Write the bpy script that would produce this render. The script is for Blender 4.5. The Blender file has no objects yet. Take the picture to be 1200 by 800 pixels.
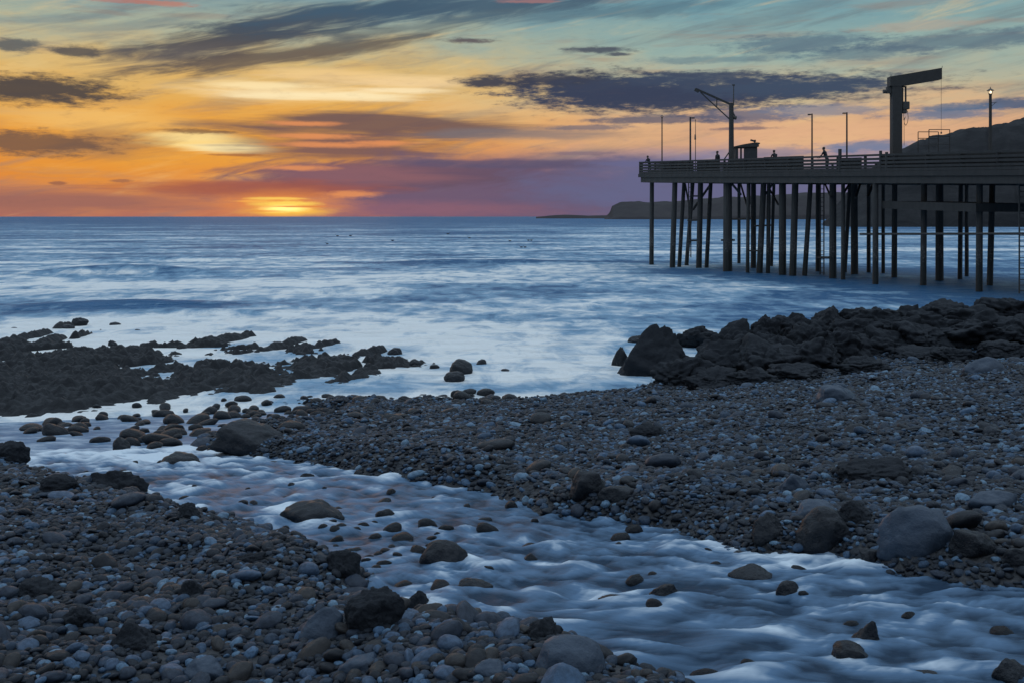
import bpy, bmesh, math, random
import numpy as np
from mathutils import Vector, Matrix, noise as mnoise

sc = bpy.context.scene
random.seed(11)
rng = np.random.default_rng(11)

# ---------------------------------------------------------------- camera
H = 4.0                      # eye above the sea
F = 1200.0                   # focal length in photo pixels
cam_d = bpy.data.cameras.new("camera")
cam = bpy.data.objects.new("camera", cam_d)
sc.collection.objects.link(cam)
cam.location = (0, 0, H)
cam.rotation_euler = (math.radians(90), 0, 0)
cam_d.sensor_width = 36
cam_d.lens = 36
cam_d.shift_y = -146 / 1200
cam_d.clip_start = 0.05
cam_d.clip_end = 60000
sc.camera = cam

sc.view_settings.view_transform = 'Standard'
sc.view_settings.look = 'None'
sc.view_settings.exposure = 0.0
sc.view_settings.gamma = 1.0
sc.cycles.use_denoising = True
sc.cycles.max_bounces = 6
sc.cycles.diffuse_bounces = 3
sc.cycles.glossy_bounces = 3
sc.cycles.caustics_reflective = False
sc.cycles.caustics_refractive = False


def lin(r, g, b):
    def f(c):
        c /= 255.0
        return c / 12.92 if c <= 0.04045 else ((c + 0.055) / 1.055) ** 2.4
    return (f(r), f(g), f(b), 1.0)


class NT:
    """small node-tree builder"""
    def __init__(s, nt):
        s.nt = nt

    def new(s, t, **k):
        n = s.nt.nodes.new(t)
        for a, b in k.items():
            setattr(n, a, b)
        return n

    def put(s, sock, v):
        if isinstance(v, bpy.types.NodeSocket):
            s.nt.links.new(v, sock)
        elif v is not None:
            sock.default_value = v

    def m(s, op, a, b=None, c=None, clamp=False):
        n = s.new('ShaderNodeMath', operation=op, use_clamp=clamp)
        s.put(n.inputs[0], a); s.put(n.inputs[1], b); s.put(n.inputs[2], c)
        return n.outputs[0]

    def vm(s, op, a, b=None):
        n = s.new('ShaderNodeVectorMath', operation=op)
        s.put(n.inputs[0], a); s.put(n.inputs[1], b)
        return n.outputs['Value'] if op in ('LENGTH', 'DOT_PRODUCT') else n.outputs[0]

    def xyz(s, x, y, z=0.0):
        n = s.new('ShaderNodeCombineXYZ')
        s.put(n.inputs[0], x); s.put(n.inputs[1], y); s.put(n.inputs[2], z)
        return n.outputs[0]

    def rng(s, v, a, b, c=0.0, d=1.0, smooth=True):
        n = s.new('ShaderNodeMapRange')
        if smooth:
            n.interpolation_type = 'SMOOTHSTEP'
        s.put(n.inputs[0], v)
        for i, q in enumerate((a, b, c, d)):
            s.put(n.inputs[i + 1], q)
        return n.outputs[0]

    def mix(s, f, a, b, mode='MIX'):
        n = s.new('ShaderNodeMix', data_type='RGBA', blend_type=mode)
        s.put(n.inputs[0], f); s.put(n.inputs[6], a); s.put(n.inputs[7], b)
        return n.outputs[2]

    def noise(s, vec, scale, detail=4.0, rough=0.55, dist=0.0, dim='3D'):
        n = s.new('ShaderNodeTexNoise', noise_dimensions=dim)
        s.put(n.inputs['Vector'], vec)
        n.inputs['Scale'].default_value = scale
        n.inputs['Detail'].default_value = detail
        n.inputs['Roughness'].default_value = rough
        n.inputs['Distortion'].default_value = dist
        return n.outputs[0]

    def ramp(s, f, stops, interp='LINEAR'):
        n = s.new('ShaderNodeValToRGB')
        cr = n.color_ramp
        cr.interpolation = interp
        while len(cr.elements) > 1:
            cr.elements.remove(cr.elements[-1])
        cr.elements[0].position = stops[0][0]
        cr.elements[0].color = stops[0][1]
        for p, c in stops[1:]:
            e = cr.elements.new(p); e.color = c
        s.put(n.inputs[0], f)
        return n.outputs[0]


# ---------------------------------------------------------------- sky (world)
SUN_AZ = math.atan((335 - 600) / 1200)
SUN_EL = math.radians(4.0)
world = bpy.data.worlds.new("World")
sc.world = world
world.use_nodes = True
world.cycles.sampling_method = 'NONE'      # a soft dome: surfaces find it by bouncing
world.node_tree.nodes.clear()
N = NT(world.node_tree)
tc = N.new('ShaderNodeTexCoord')
dirv = N.vm('NORMALIZE', tc.outputs['Generated'])
sep = N.new('ShaderNodeSeparateXYZ'); N.put(sep.inputs[0], dirv)
dx, dy, dz = sep.outputs
# azimuth / elevation of the viewing direction, in units of 1/1200 rad
A = N.m('MULTIPLY', N.m('ARCTAN2', dx, dy), 1200.0)
E = N.m('MULTIPLY', N.m('ARCSINE', dz), 1200.0)


def sky_ang(x, y):
    az = math.atan((x - 600) / 1200)
    return az * 1200, math.atan((254 - y) / 1200 * math.cos(az)) * 1200, math.cos(az)


AE = N.xyz(A, E, 0.0)
n_big = N.noise(N.xyz(N.m('MULTIPLY', A, 0.010), N.m('MULTIPLY', E, 0.035)), 1.0, 5.0, 0.6)
n_fine = N.noise(N.xyz(N.m('MULTIPLY', A, 0.036), N.m('MULTIPLY', E, 0.15), 4.0), 1.0, 8.0, 0.68)
# cirrus streaks drawn slightly uphill to the right
rotA = N.m('ADD', N.m('MULTIPLY', A, 0.97), N.m('MULTIPLY', E, 0.24))
rotE = N.m('SUBTRACT', N.m('MULTIPLY', E, 0.97), N.m('MULTIPLY', A, 0.20))
n_str = N.noise(N.xyz(N.m('MULTIPLY', rotA, 0.0045), N.m('MULTIPLY', rotE, 0.045), 9.0), 1.0, 7.0, 0.62, 0.4)
n_hor = N.noise(N.xyz(N.m('MULTIPLY', A, 0.0060), N.m('MULTIPLY', E, 0.075), 2.0), 1.0, 6.0, 0.6, 0.3)
wob = N.m('MULTIPLY', N.m('SUBTRACT', n_big, 0.5), 70.0)
Ew = N.m('ADD', E, wob)
left = N.ramp(N.m('DIVIDE', Ew, 300.0, clamp=True), [
    (0.00, lin(176, 112, 96)), (0.07, lin(204, 132, 88)), (0.16, lin(226, 138, 56)), (0.30, lin(232, 158, 66)),
    (0.44, lin(228, 176, 94)), (0.58, lin(216, 184, 122)), (0.70, lin(168, 176, 156)), (0.82, lin(128, 156, 160)),
    (1.0, lin(108, 142, 156))])
right = N.ramp(N.m('DIVIDE', Ew, 300.0, clamp=True), [
    (0.00, lin(112, 104, 134)), (0.10, lin(120, 116, 152)), (0.20, lin(140, 132, 158)), (0.28, lin(212, 164, 130)),
    (0.38, lin(222, 178, 134)), (0.48, lin(186, 178, 150)), (0.62, lin(150, 174, 166)), (0.8, lin(116, 156, 166)),
    (0.92, lin(90, 132, 150)), (1.0, lin(74, 116, 142))])
lr = N.rng(N.m('ADD', A, N.m('MULTIPLY', wob, 1.6)), -170.0, 200.0)
col = N.mix(lr, left, right)


def blob(col, x, y, rx, ry, rgb, op=1.0, soft=0.45, amp=1.3, rot=0.0, nz=None):
    a0, e0, c = sky_ang(x, y)
    rx *= c * c; ry *= c
    if rot:
        cr, sr = math.cos(rot), math.sin(rot)
        ra = N.m('MULTIPLY_ADD', A, cr / rx, N.m('MULTIPLY_ADD', E, sr / rx, -(a0 * cr + e0 * sr) / rx))
        re = N.m('MULTIPLY_ADD', E, cr / ry, N.m('MULTIPLY_ADD', A, -sr / ry, (a0 * sr - e0 * cr) / ry))
        q = N.xyz(ra, re)
    else:
        q = N.vm('MULTIPLY', N.vm('SUBTRACT', AE, (a0, e0, 0)), (1 / rx, 1 / ry, 1))
    d = N.m('MULTIPLY_ADD', nz or n_fine, -2.0 * amp, N.vm('LENGTH', q))
    f = N.rng(d, 1.0 - soft - amp, 1.0 + soft - amp, op, 0.0)
    return N.mix(f, col, lin(*rgb))


# thin streaks of cirrus lightening and darkening the whole dome
col = N.mix(N.rng(n_str, 0.49, 0.70, 0.0, 0.50), col, lin(104, 114, 122))
col = N.mix(N.rng(n_str, 0.47, 0.26, 0.0, 0.48), col, lin(240, 204, 138))
col = N.mix(N.rng(n_hor, 0.51, 0.70, 0.0, 0.38), col, lin(150, 124, 112))
# broad glow
col = blob(col, 265, 175, 190, 42, (236, 164, 66), 0.75, 0.9, 0.5)
col = blob(col, 330, 228, 150, 26, (224, 128, 72), 0.6, 0.9, 0.5)
# pale bright veils
for b in ((240, 168, 66, 8, (255, 220, 140), 0.9, .6, 1.6), (272, 174, 50, 5, (255, 232, 172), .95, .6, 1.2), (225, 160, 45, 6, (252, 222, 150), .8, .6, 1.0),
          (350, 108, 110, 10, (254, 222, 164), .75, .8, 1.5), (400, 113, 90, 5, (255, 234, 186), .85, .6, 1.4), (300, 100, 60, 4, (255, 230, 176), .8, .5, .9), (470, 106, 50, 3, (254, 230, 182), .85, .5, .8),
          (490, 96, 60, 7, (248, 214, 160), .7, .6, 1.0), (110, 140, 90, 14, (244, 196, 116), .6, .7, 1.0),
          (390, 88, 80, 6, (250, 212, 150), .6, .6, 1.0), (280, 208, 70, 5, (240, 168, 84), .7, .5, 1.0),
          (560, 128, 80, 14, (226, 192, 140), .5, .7, 1.0), (700, 160, 90, 12, (228, 176, 126), .6, .7, 1.0),
          (960, 160, 130, 16, (228, 178, 138), .6, .8, 1.0)):
    col = blob(col, *b[:5], op=b[5], soft=b[6], amp=b[7], nz=n_hor)
# long feathered diagonal bank at the top
n_fea = N.noise(N.xyz(N.m('MULTIPLY', N.m('MULTIPLY_ADD', E, .22, A), 0.011), N.m('MULTIPLY', N.m('MULTIPLY_ADD', A, -.20, E), 0.085), 14.0), 1.0, 6.0, 0.62, 0.5)
for x, y, rx, ry, c, o, r in ((265, 48, 120, 17, (74, 74, 82), .95, .20), (200, 66, 70, 12, (104, 98, 96), .6, .16), (350, 62, 150, 11, (90, 82, 80), .85, .16), (300, 72, 90, 7, (112, 98, 86), .6, .14),
                              (390, 20, 130, 13, (72, 84, 98), .95, .16), (520, 8, 180, 13, (68, 92, 112), .92, .06), (480, 34, 120, 7, (96, 108, 112), .6, .14), (700, 16, 160, 7, (78, 106, 124), .6, .04),
                              (150, 30, 90, 6, (118, 134, 138), .5, .12), (60, 22, 90, 5, (120, 140, 146), .5, .08)):
    col = blob(col, x, y, rx, ry, c, o, .65, 1.5, rot=r, nz=n_fea)
# mauve bank above the horizon, centre
col = blob(col, 130, 168, 60, 16, (150, 112, 84), .6, .7, 1.2, nz=n_fea)
col = blob(col, 450, 148, 170, 15, (106, 84, 86), .9, .55, 1.2, nz=n_hor)
col = blob(col, 400, 172, 110, 16, (110, 84, 90), .88, .6, 1.2, nz=n_hor)
col = blob(col, 620, 158, 120, 7, (126, 116, 118), .75, .6, 1.1, nz=n_hor)
col = blob(col, 600, 226, 290, 40, (104, 88, 114), .95, .35, 0.8, nz=n_big)
col = blob(col, 470, 205, 170, 16, (104, 82, 100), .85, .4, 1.1, nz=n_fea)
col = blob(col, 800, 218, 170, 34, (100, 102, 136), .9, .5, 0.9, nz=n_big)
col = blob(col, 560, 192, 130, 5, (92, 84, 110), .8, .5, 1.0, nz=n_hor)
col = blob(col, 430, 205, 90, 12, (142, 98, 104), .8, .6, 1.0, nz=n_hor)
col = blob(col, 300, 222, 150, 10, (160, 90, 76), .85, .5, .9, nz=n_hor)
col = blob(col, 60, 236, 190, 13, (156, 104, 94), .9, .6, .8, nz=n_hor)
col = blob(col, 470, 246, 150, 9, (150, 100, 112), .6, .7, .6)
# salmon breaks in the mauve bank
for x, y, rx, ry in ((370, 160, 45, 3), (385, 170, 60, 3), (450, 168, 35, 2.5), (350, 197, 35, 3), (410, 228, 30, 4), (355, 145, 40, 2.5)):
    col = blob(col, x, y, rx, ry, (228, 146, 92), .85, .6, .9)
# slate clouds
for b in ((45, 105, 92, 16, (72, 68, 70), .95), (90, 61, 28, 7, (84, 82, 84), .9), (18, 53, 34, 7, (84, 92, 98), .85),
          (40, 168, 90, 13, (108, 84, 74), .85), (228, 154, 38, 2.6, (128, 92, 66), .8), (68, 215, 9, 2.2, (150, 98, 78), .8),
          (142, 212, 12, 1.8, (150, 98, 78), .7), (280, 182, 26, 1.4, (166, 104, 62), .7),
          (712, 105, 104, 19, (56, 63, 84), .97), (655, 94, 50, 9, (60, 64, 80), .92), (850, 106, 200, 16, (60, 70, 92), .97), (770, 116, 140, 15, (58, 66, 88), .97), (930, 102, 110, 10, (64, 78, 100), .9), (820, 92, 90, 8, (62, 74, 96), .9),
          (577, 97, 36, 7, (58, 62, 78), .95), (548, 48, 26, 2.8, (92, 82, 88), .9), (700, 59, 36, 3.4, (76, 82, 96), .92), (725, 64, 14, 2.0, (76, 82, 96), .9),
          (870, 136, 62, 8, (96, 100, 122), .85), (770, 140, 80, 5, (84, 88, 110), .8), (690, 150, 50, 3, (120, 110, 118), .8), (870, 151, 36, 2, (124, 104, 110), .8),
          (940, 52, 80, 11, (88, 112, 130), .75), (1010, 62, 70, 8, (80, 106, 126), .6), (840, 70, 80, 4, (100, 126, 138), .6), (1130, 48, 120, 10, (86, 108, 126), .7),
          (1080, 30, 70, 6, (180, 160, 142), .5), (1185, 122, 50, 6, (66, 90, 122), .9), (1110, 134, 62, 6, (88, 112, 144), .8), (1120, 126, 50, 4, (90, 110, 138), .8),
          (960, 130, 70, 7, (118, 124, 146), .7), (1020, 172, 60, 6, (96, 120, 156), .8), (760, 192, 60, 4, (104, 104, 140), .8), (900, 178, 60, 5, (130, 126, 150), .6),
          (680, 180, 40, 2, (130, 110, 122), .7), (190, 4, 34, 3, (186, 128, 112), .8), (140, 1, 40, 2.5, (176, 120, 110), .7), (620, 2, 30, 2, (168, 120, 118), .7)):
    col = blob(col, b[0], b[1], b[2], b[3], b[4], op=b[5], soft=.48, amp=1.3)
# the sun, half in the cloud at the horizon
col = blob(col, 335, 240, 60, 12, (246, 150, 66), .85, .9, .4)
col = blob(col, 334, 239, 34, 3.2, (255, 214, 96), 1.0, .6, .8)
col = blob(col, 338, 248, 40, 5, (255, 196, 78), .95, .8, .5)
col = blob(col, 334, 245, 20, 3.2, (315, 275, 160), 1.0, .9, .8)
col = blob(col, 350, 242.3, 30, .9, (228, 132, 66), .85, .7, .9)
col = blob(col, 312, 247.6, 24, .8, (232, 140, 66), .7, .7, .9)
col = blob(col, 326, 233, 34, 1.5, (255, 206, 96), .9, .6, .9)
col = blob(col, 300, 236, 26, 1.2, (250, 180, 84), .8, .6, .9)
# grain of the cloud sheet
col = N.mix(N.rng(n_fine, 0.5, 0.72, 0.0, 0.12), col, lin(90, 80, 84))

# the sky above and behind the view: a bright blue dusk dome, darker in the east
hi_w = N.ramp(N.m('DIVIDE', E, 1885.0, clamp=True), [(0.13, (0.12, 0.23, 0.30, 1)), (0.26, (0.34, 0.46, 0.62, 1)), (0.50, (0.72, 0.90, 1.10, 1)), (1.0, (0.68, 0.87, 1.10, 1))])
hi_e = N.ramp(N.m('DIVIDE', E, 1885.0, clamp=True), [(0.0, (0.13, 0.15, 0.18, 1)), (0.25, (0.28, 0.33, 0.40, 1)), (0.6, (0.50, 0.64, 0.82, 1)), (1.0, (0.68, 0.87, 1.10, 1))])
n_dome = N.noise(dirv, 3.0, 5.0, 0.6)
hi_w = N.mix(N.rng(n_dome, 0.4, 0.7, 0.0, 0.35), hi_w, (0.20, 0.25, 0.32, 1))
hi = N.mix(N.rng(dy, 0.35, -0.35), hi_w, hi_e)
up = N.rng(E, 235.0, 420.0)
side = N.rng(dy, 0.70, 0.25)
col = N.mix(N.m('MAXIMUM', up, side), col, hi)
col = N.mix(N.rng(dz, 0.0, -0.02), col, (0.05, 0.08, 0.12, 1))
bg = N.new('ShaderNodeBackground')
N.put(bg.inputs[0], col)
bg.inputs[1].default_value = 1.0
wo = N.new('ShaderNodeOutputWorld')
N.nt.links.new(bg.outputs[0], wo.inputs[0])

# ---------------------------------------------------------------- sun
sl = bpy.data.lights.new("sun", 'SUN')
sun = bpy.data.objects.new("sun", sl)
sc.collection.objects.link(sun)
sl.energy = 0.035
sl.color = (1.0, 0.52, 0.24)
sl.angle = math.radians(12.0)
sdir = Vector((math.sin(SUN_AZ) * math.cos(SUN_EL), math.cos(SUN_AZ) * math.cos(SUN_EL), math.sin(SUN_EL)))
sun.rotation_euler = sdir.to_track_quat('Z', 'Y').to_euler()


# ---------------------------------------------------------------- helpers
def link(o):
    sc.collection.objects.link(o)
    return o


def tag(o, label=None, cat=None, group=None, kind=None):
    if label: o['label'] = label
    if cat: o['category'] = cat
    if group: o['group'] = group
    if kind: o['kind'] = kind
    return o


def empty(name, loc, label, cat, group=None):
    o = bpy.data.objects.new(name, None)
    o.location = loc
    o.empty_display_size = 0.3
    return tag(link(o), label, cat, group)


def wloc(o):
    v = Vector((0, 0, 0))
    while o is not None:
        v = v + o.location
        o = o.parent
    return v


def obj(name, bm, mat, parent=None, loc=None, smooth=False):
    """bm is built in world coordinates; origin goes to the parent's (or loc)"""
    base = wloc(parent) if parent else Vector(loc or (0, 0, 0))
    bmesh.ops.translate(bm, vec=-base, verts=bm.verts)
    bmesh.ops.recalc_face_normals(bm, faces=bm.faces)
    me = bpy.data.meshes.new(name)
    bm.to_mesh(me); bm.free()
    if smooth:
        me.polygons.foreach_set('use_smooth', [True] * len(me.polygons))
    me.materials.append(mat)
    o = link(bpy.data.objects.new(name, me))
    if parent:
        o.parent = parent
    elif loc:
        o.location = loc
    return o


def box(bm, c, size, rot=None, bevel=0.0):
    r = bmesh.ops.create_cube(bm, size=1.0)
    vs = r['verts']
    bmesh.ops.scale(bm, vec=size, verts=vs)
    if bevel:
        es = list({e for v in vs for e in v.link_edges})
        rb = bmesh.ops.bevel(bm, geom=es, offset=bevel, segments=1, affect='EDGES')
        vs = list({v for f in rb['faces'] for v in f.verts} | {v for v in vs if v.is_valid})
    if rot is not None:
        bmesh.ops.transform(bm, matrix=rot.to_4x4(), verts=vs)
    bmesh.ops.translate(bm, vec=c, verts=vs)
    return vs


def bar(bm, a, b, w, h, up=Vector((0, 0, 1))):
    """rectangular bar from a to b, w across, h along up"""
    a, b = Vector(a), Vector(b)
    d = (b - a)
    L = d.length
    y = d.normalized()
    x = y.cross(up)
    if x.length < 1e-4:
        x = y.cross(Vector((1, 0, 0)))
    x.normalize()
    z = x.cross(y)
    rot = Matrix((x, y, z)).transposed()
    return box(bm, (a + b) / 2, (w, L, h), rot)


def tube(bm, a, b, r1, r2=None, n=10):
    a, b = Vector(a), Vector(b)
    r2 = r1 if r2 is None else r2
    d = b - a
    q = d.to_track_quat('Z', 'Y').to_matrix()
    ra, rb = [], []
    for i in range(n):
        t = 2 * math.pi * i / n
        v = q @ Vector((math.cos(t), math.sin(t), 0))
        ra.append(bm.verts.new(a + v * r1)); rb.append(bm.verts.new(b + v * r2))
    for i in range(n):
        j = (i + 1) % n
        bm.faces.new((ra[i], ra[j], rb[j], rb[i]))
    bm.faces.new(ra[::-1]); bm.faces.new(rb)


def poly_tube(bm, pts, r, n=6):
    for a, b in zip(pts[:-1], pts[1:]):
        tube(bm, a, b, r, r, n)


def ball(bm, c, r, sub=2, scale=(1, 1, 1)):
    q = bmesh.ops.create_icosphere(bm, subdivisions=sub, radius=r)
    bmesh.ops.scale(bm, vec=scale, verts=q['verts'])
    bmesh.ops.translate(bm, vec=c, verts=q['verts'])


def P(px, py, D):
    return Vector(((px - 600) / F * D, D, H + (254 - py) / F * D))


# ---- numpy noise
_perm = np.random.default_rng(3).permutation(256)
_perm = np.concatenate([_perm, _perm])
_g = np.stack([np.cos(np.arange(256) * 2.399), np.sin(np.arange(256) * 2.399)], 1)


def perlin(x, y, seed=0):
    x = np.asarray(x, float) + seed * 17.37; y = np.asarray(y, float) + seed * 9.11
    xi = np.floor(x).astype(int); yi = np.floor(y).astype(int)
    xf = x - xi; yf = y - yi
    u = xf ** 3 * (xf * (xf * 6 - 15) + 10); v = yf ** 3 * (yf * (yf * 6 - 15) + 10)

    def g(ix, iy, fx, fy):
        h = _perm[(_perm[ix & 255] + iy) & 255]
        return _g[h, 0] * fx + _g[h, 1] * fy
    a = g(xi, yi, xf, yf); b = g(xi + 1, yi, xf - 1, yf)
    c = g(xi, yi + 1, xf, yf - 1); d = g(xi + 1, yi + 1, xf - 1, yf - 1)
    return ((a + u * (b - a)) + v * ((c + u * (d - c)) - (a + u * (b - a)))) * 1.5


def fbm(x, y, o=4, seed=0, gain=.5):
    s, a = 0, 1.0
    for i in range(o):
        s = s + a * perlin(x * 2 ** i, y * 2 ** i, seed + i)
        a *= gain
    return s


def sstep(a, b, x):
    t = np.clip((x - a) / (b - a), 0, 1)
    return t * t * (3 - 2 * t)


def sp(a, k=.8):
    return np.logaddexp(0, np.asarray(a, float) / k) * k


def poly_sd(poly, x, y):
    """signed distance to a polygon, negative inside"""
    x = np.asarray(x, float); y = np.asarray(y, float)
    d2 = np.full(x.shape, 1e9); ins = np.zeros(x.shape, bool)
    n = len(poly)
    for i in range(n):
        ax, ay = poly[i]; bx, by = poly[(i + 1) % n]
        ex, ey = bx - ax, by - ay
        t = np.clip(((x - ax) * ex + (y - ay) * ey) / (ex * ex + ey * ey + 1e-12), 0, 1)
        d2 = np.minimum(d2, (x - ax - t * ex) ** 2 + (y - ay - t * ey) ** 2)
        c = ((ay > y) != (by > y)) & (x < ex * (y - ay) / (ey if abs(ey) > 1e-12 else 1e-12) + ax)
        ins ^= c
    d = np.sqrt(d2)
    return np.where(ins, -d, d)


def grid_mesh(name, X, Y, Z, mat, keep=None, attrs=None, smooth=True):
    ny, nx = X.shape
    co = np.stack([X, Y, Z], -1).reshape(-1, 3)
    idx = np.arange(ny * nx).reshape(ny, nx)
    q = np.stack([idx[:-1, :-1], idx[:-1, 1:], idx[1:, 1:], idx[1:, :-1]], -1).reshape(-1, 4)
    if keep is not None:
        k = keep.reshape(-1)
        q = q[k[q].all(1)]
        used = np.zeros(len(co), bool); used[q.reshape(-1)] = True
        remap = np.cumsum(used) - 1
        co = co[used]; q = remap[q]
        if attrs:
            attrs = {a: v.reshape(-1)[used] for a, v in attrs.items()}
    me = bpy.data.meshes.new(name)
    me.vertices.add(len(co)); me.vertices.foreach_set('co', co.astype(np.float32).reshape(-1))
    me.loops.add(q.size); me.loops.foreach_set('vertex_index', q.astype(np.int32).reshape(-1))
    me.polygons.add(len(q)); me.polygons.foreach_set('loop_start', np.arange(0, q.size, 4, dtype=np.int32))
    me.update(calc_edges=True)
    me.polygons.foreach_set('use_smooth', np.full(len(q), smooth))
    if attrs:
        for a, v in attrs.items():
            at = me.attributes.new(a, 'FLOAT', 'POINT')
            at.data.foreach_set('value', v.astype(np.float32).reshape(-1))
    me.materials.append(mat)
    return link(bpy.data.objects.new(name, me))


def axis(*segs):
    """non-uniform axis: (start, end, step) runs"""
    out = []
    for a, b, s in segs:
        out.append(np.arange(a, b - 1e-6, s))
    out.append(np.array([segs[-1][1]]))
    return np.concatenate(out)


# ---------------------------------------------------------------- materials
def pmat(name, build):
    m = bpy.data.materials.new(name)
    m.use_nodes = True
    m.node_tree.nodes.clear()
    n = NT(m.node_tree)
    p = n.new('ShaderNodeBsdfPrincipled')
    o = n.new('ShaderNodeOutputMaterial')
    m.node_tree.links.new(p.outputs[0], o.inputs[0])
    build(n, p)
    return m


def bump(n, p, h, strength, dist):
    b = n.new('ShaderNodeBump')
    b.inputs['Strength'].default_value = strength
    b.inputs['Distance'].default_value = dist
    n.put(b.inputs['Height'], h)
    n.nt.links.new(b.outputs[0], p.inputs['Normal'])
    return b


def simple(name, c1, c2, rough=.8, scale=6.0, stretch=(1, 1, 1), bs=.4, bd=.02, metal=0.0, spec=.4):
    def f(n, p):
        t = n.new('ShaderNodeTexCoord')
        v = n.vm('MULTIPLY', t.outputs['Object'], stretch)
        z = n.noise(v, scale, 6.0, .6)
        n.put(p.inputs['Base Color'], n.ramp(z, [(.3, c1), (.7, c2)]))
        p.inputs['Roughness'].default_value = rough
        p.inputs['Metallic'].default_value = metal
        p.inputs['Specular IOR Level'].default_value = spec
        bump(n, p, z, bs, bd)
    return pmat(name, f)


wood = simple('weathered_wood', (.046, .044, .042, 1), (.070, .066, .062, 1), .85, 3.0, (1, 1, .35))
wood2 = simple('tarred_timber', (.052, .050, .047, 1), (.080, .075, .069, 1), .8, 2.0, (2, 2, .3))
steel = simple('painted_steel', (.055, .053, .050, 1), (.072, .069, .065, 1), .75, 4.0, bs=.15)
iron = simple('dark_iron', (.08, .076, .07, 1), (.10, .095, .088, 1), .7, 8.0, bs=.1)
hutm = simple('grey_boards', (.05, .056, .062, 1), (.085, .09, .095, 1), .8, 3.0, (6, 6, .5))
roofm = simple('roof_felt', (.06, .06, .06, 1), (.10, .10, .10, 1), .9, 5.0)
cloth_d = simple('dark_cloth', (.03, .033, .04, 1), (.05, .05, .055, 1), .9, 20.0, bs=.2, bd=.004)
skinm = simple('skin', (.20, .125, .09, 1), (.24, .155, .11, 1), .6, 10.0, bs=.05, bd=.002)
hairm = simple('hair', (.03, .025, .02, 1), (.06, .05, .04, 1), .7, 30.0, bs=.3, bd=.004)
feather = simple('feathers', (.05, .05, .05, 1), (.10, .095, .09, 1), .8, 12.0, bs=.1, bd=.01)


def pilef(n, p):
    t = n.new('ShaderNodeTexCoord')
    sp_ = n.new('ShaderNodeSeparateXYZ'); n.put(sp_.inputs[0], t.outputs['Object'])
    g = n.noise(n.vm('MULTIPLY', t.outputs['Object'], (3, 3, .5)), 2.0, 6.0, .6)
    b = n.noise(t.outputs['Object'], 9.0, 4.0, .7)
    c = n.ramp(g, [(.3, (.050, .048, .045, 1)), (.7, (.080, .075, .069, 1))])
    hz = n.m('ADD', sp_.outputs[2], n.m('MULTIPLY', n.m('SUBTRACT', b, .5), 1.6))
    c = n.mix(n.m('MULTIPLY', n.rng(hz, 2.9, 2.2), n.rng(b, .5, .62)), c, (.16, .155, .14, 1))   # barnacles
    c = n.mix(n.rng(hz, 1.8, 1.3), c, (.024, .026, .022, 1))                                     # weed
    n.put(p.inputs['Base Color'], c)
    n.put(p.inputs['Roughness'], n.rng(hz, 1.8, 1.2, .85, .4))
    bump(n, p, n.m('ADD', g, n.m('MULTIPLY', b, n.rng(hz, 3.0, 2.0))), .6, .05)


pile_m = pmat('tide_marked_pile', pilef)


def glassf(n, p):
    p.inputs['Base Color'].default_value = (.9, .9, .9, 1)
    p.inputs['Transmission Weight'].default_value = 1.0
    p.inputs['Roughness'].default_value = .02
    p.inputs['IOR'].default_value = 1.02


glass = pmat('window_glass', glassf)


def bulbf(c, s):
    def f(n, p):
        p.inputs['Base Color'].default_value = (.8, .7, .5, 1)
        p.inputs['Emission Color'].default_value = c
        p.inputs['Emission Strength'].default_value = s
    return f


bulb_w = pmat('lit_bulb', bulbf((1, .78, .5, 1), 2.2))
bulb_o = pmat('amber_bulb', bulbf((1, .5, .2, 1), .35))


def stonef(mode):
    def f(n, p):
        oi = n.new('ShaderNodeObjectInfo')
        t = n.new('ShaderNodeTexCoord')
        z = n.noise(t.outputs['Object'], 2.2, 6.0, .6)
        z2 = n.noise(t.outputs['Object'], 14.0, 5.0, .65)
        if mode == 'random':
            c = n.ramp(oi.outputs['Random'], [(0, (.008, .011, .016, 1)), (.40, (.012, .018, .028, 1)), (.60, (.018, .029, .047, 1)),
                                              (.78, (.030, .060, .104, 1)), (.91, (.068, .142, .245, 1)), (1, (.17, .29, .40, 1))])  # bluish upper stops put the sky's sheen into the stone colour
        else:
            c = oi.outputs['Color']
        c = n.mix(n.rng(z, .35, .7, 0, .5), c, (.010, .014, .020, 1))
        c = n.mix(n.rng(z2, .55, .8, 0, .25), c, (.12, .14, .17, 1))
        n.put(p.inputs['Base Color'], c)
        n.put(p.inputs['Roughness'], n.rng(z, .3, .7, .32, .6))
        p.inputs['Specular IOR Level'].default_value = .32
        bump(n, p, n.m('ADD', z2, z), .35, .05)
    return f


pebble_m = pmat('shingle_stone', stonef('random'))
stone_m = pmat('beach_stone', stonef('color'))


def rockf(c1, c2, rough):
    def f(n, p):
        t = n.new('ShaderNodeTexCoord')
        z = n.noise(t.outputs['Object'], 2.5, 8.0, .62)
        v = n.noise(t.outputs['Object'], 11.0, 6.0, .7)
        n.put(p.inputs['Base Color'], n.mix(n.rng(v, .4, .75, 0, .5), n.ramp(z, [(.3, c1), (.7, c2)]), c2))
        p.inputs['Roughness'].default_value = rough
        p.inputs['Specular IOR Level'].default_value = .28
        bump(n, p, n.m('ADD', n.m('MULTIPLY', z, 1.5), v), .7, .05)
    return f


rock_m = pmat('dark_rock', rockf((.013, .016, .021, 1), (.022, .026, .032, 1), .85))
wet_m = pmat('wet_rock', rockf((.008, .010, .014, 1), (.018, .022, .028, 1), .36))
reef_m = pmat('weedy_rock', rockf((.013, .0145, .017, 1), (.024, .026, .029, 1), .6))


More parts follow.
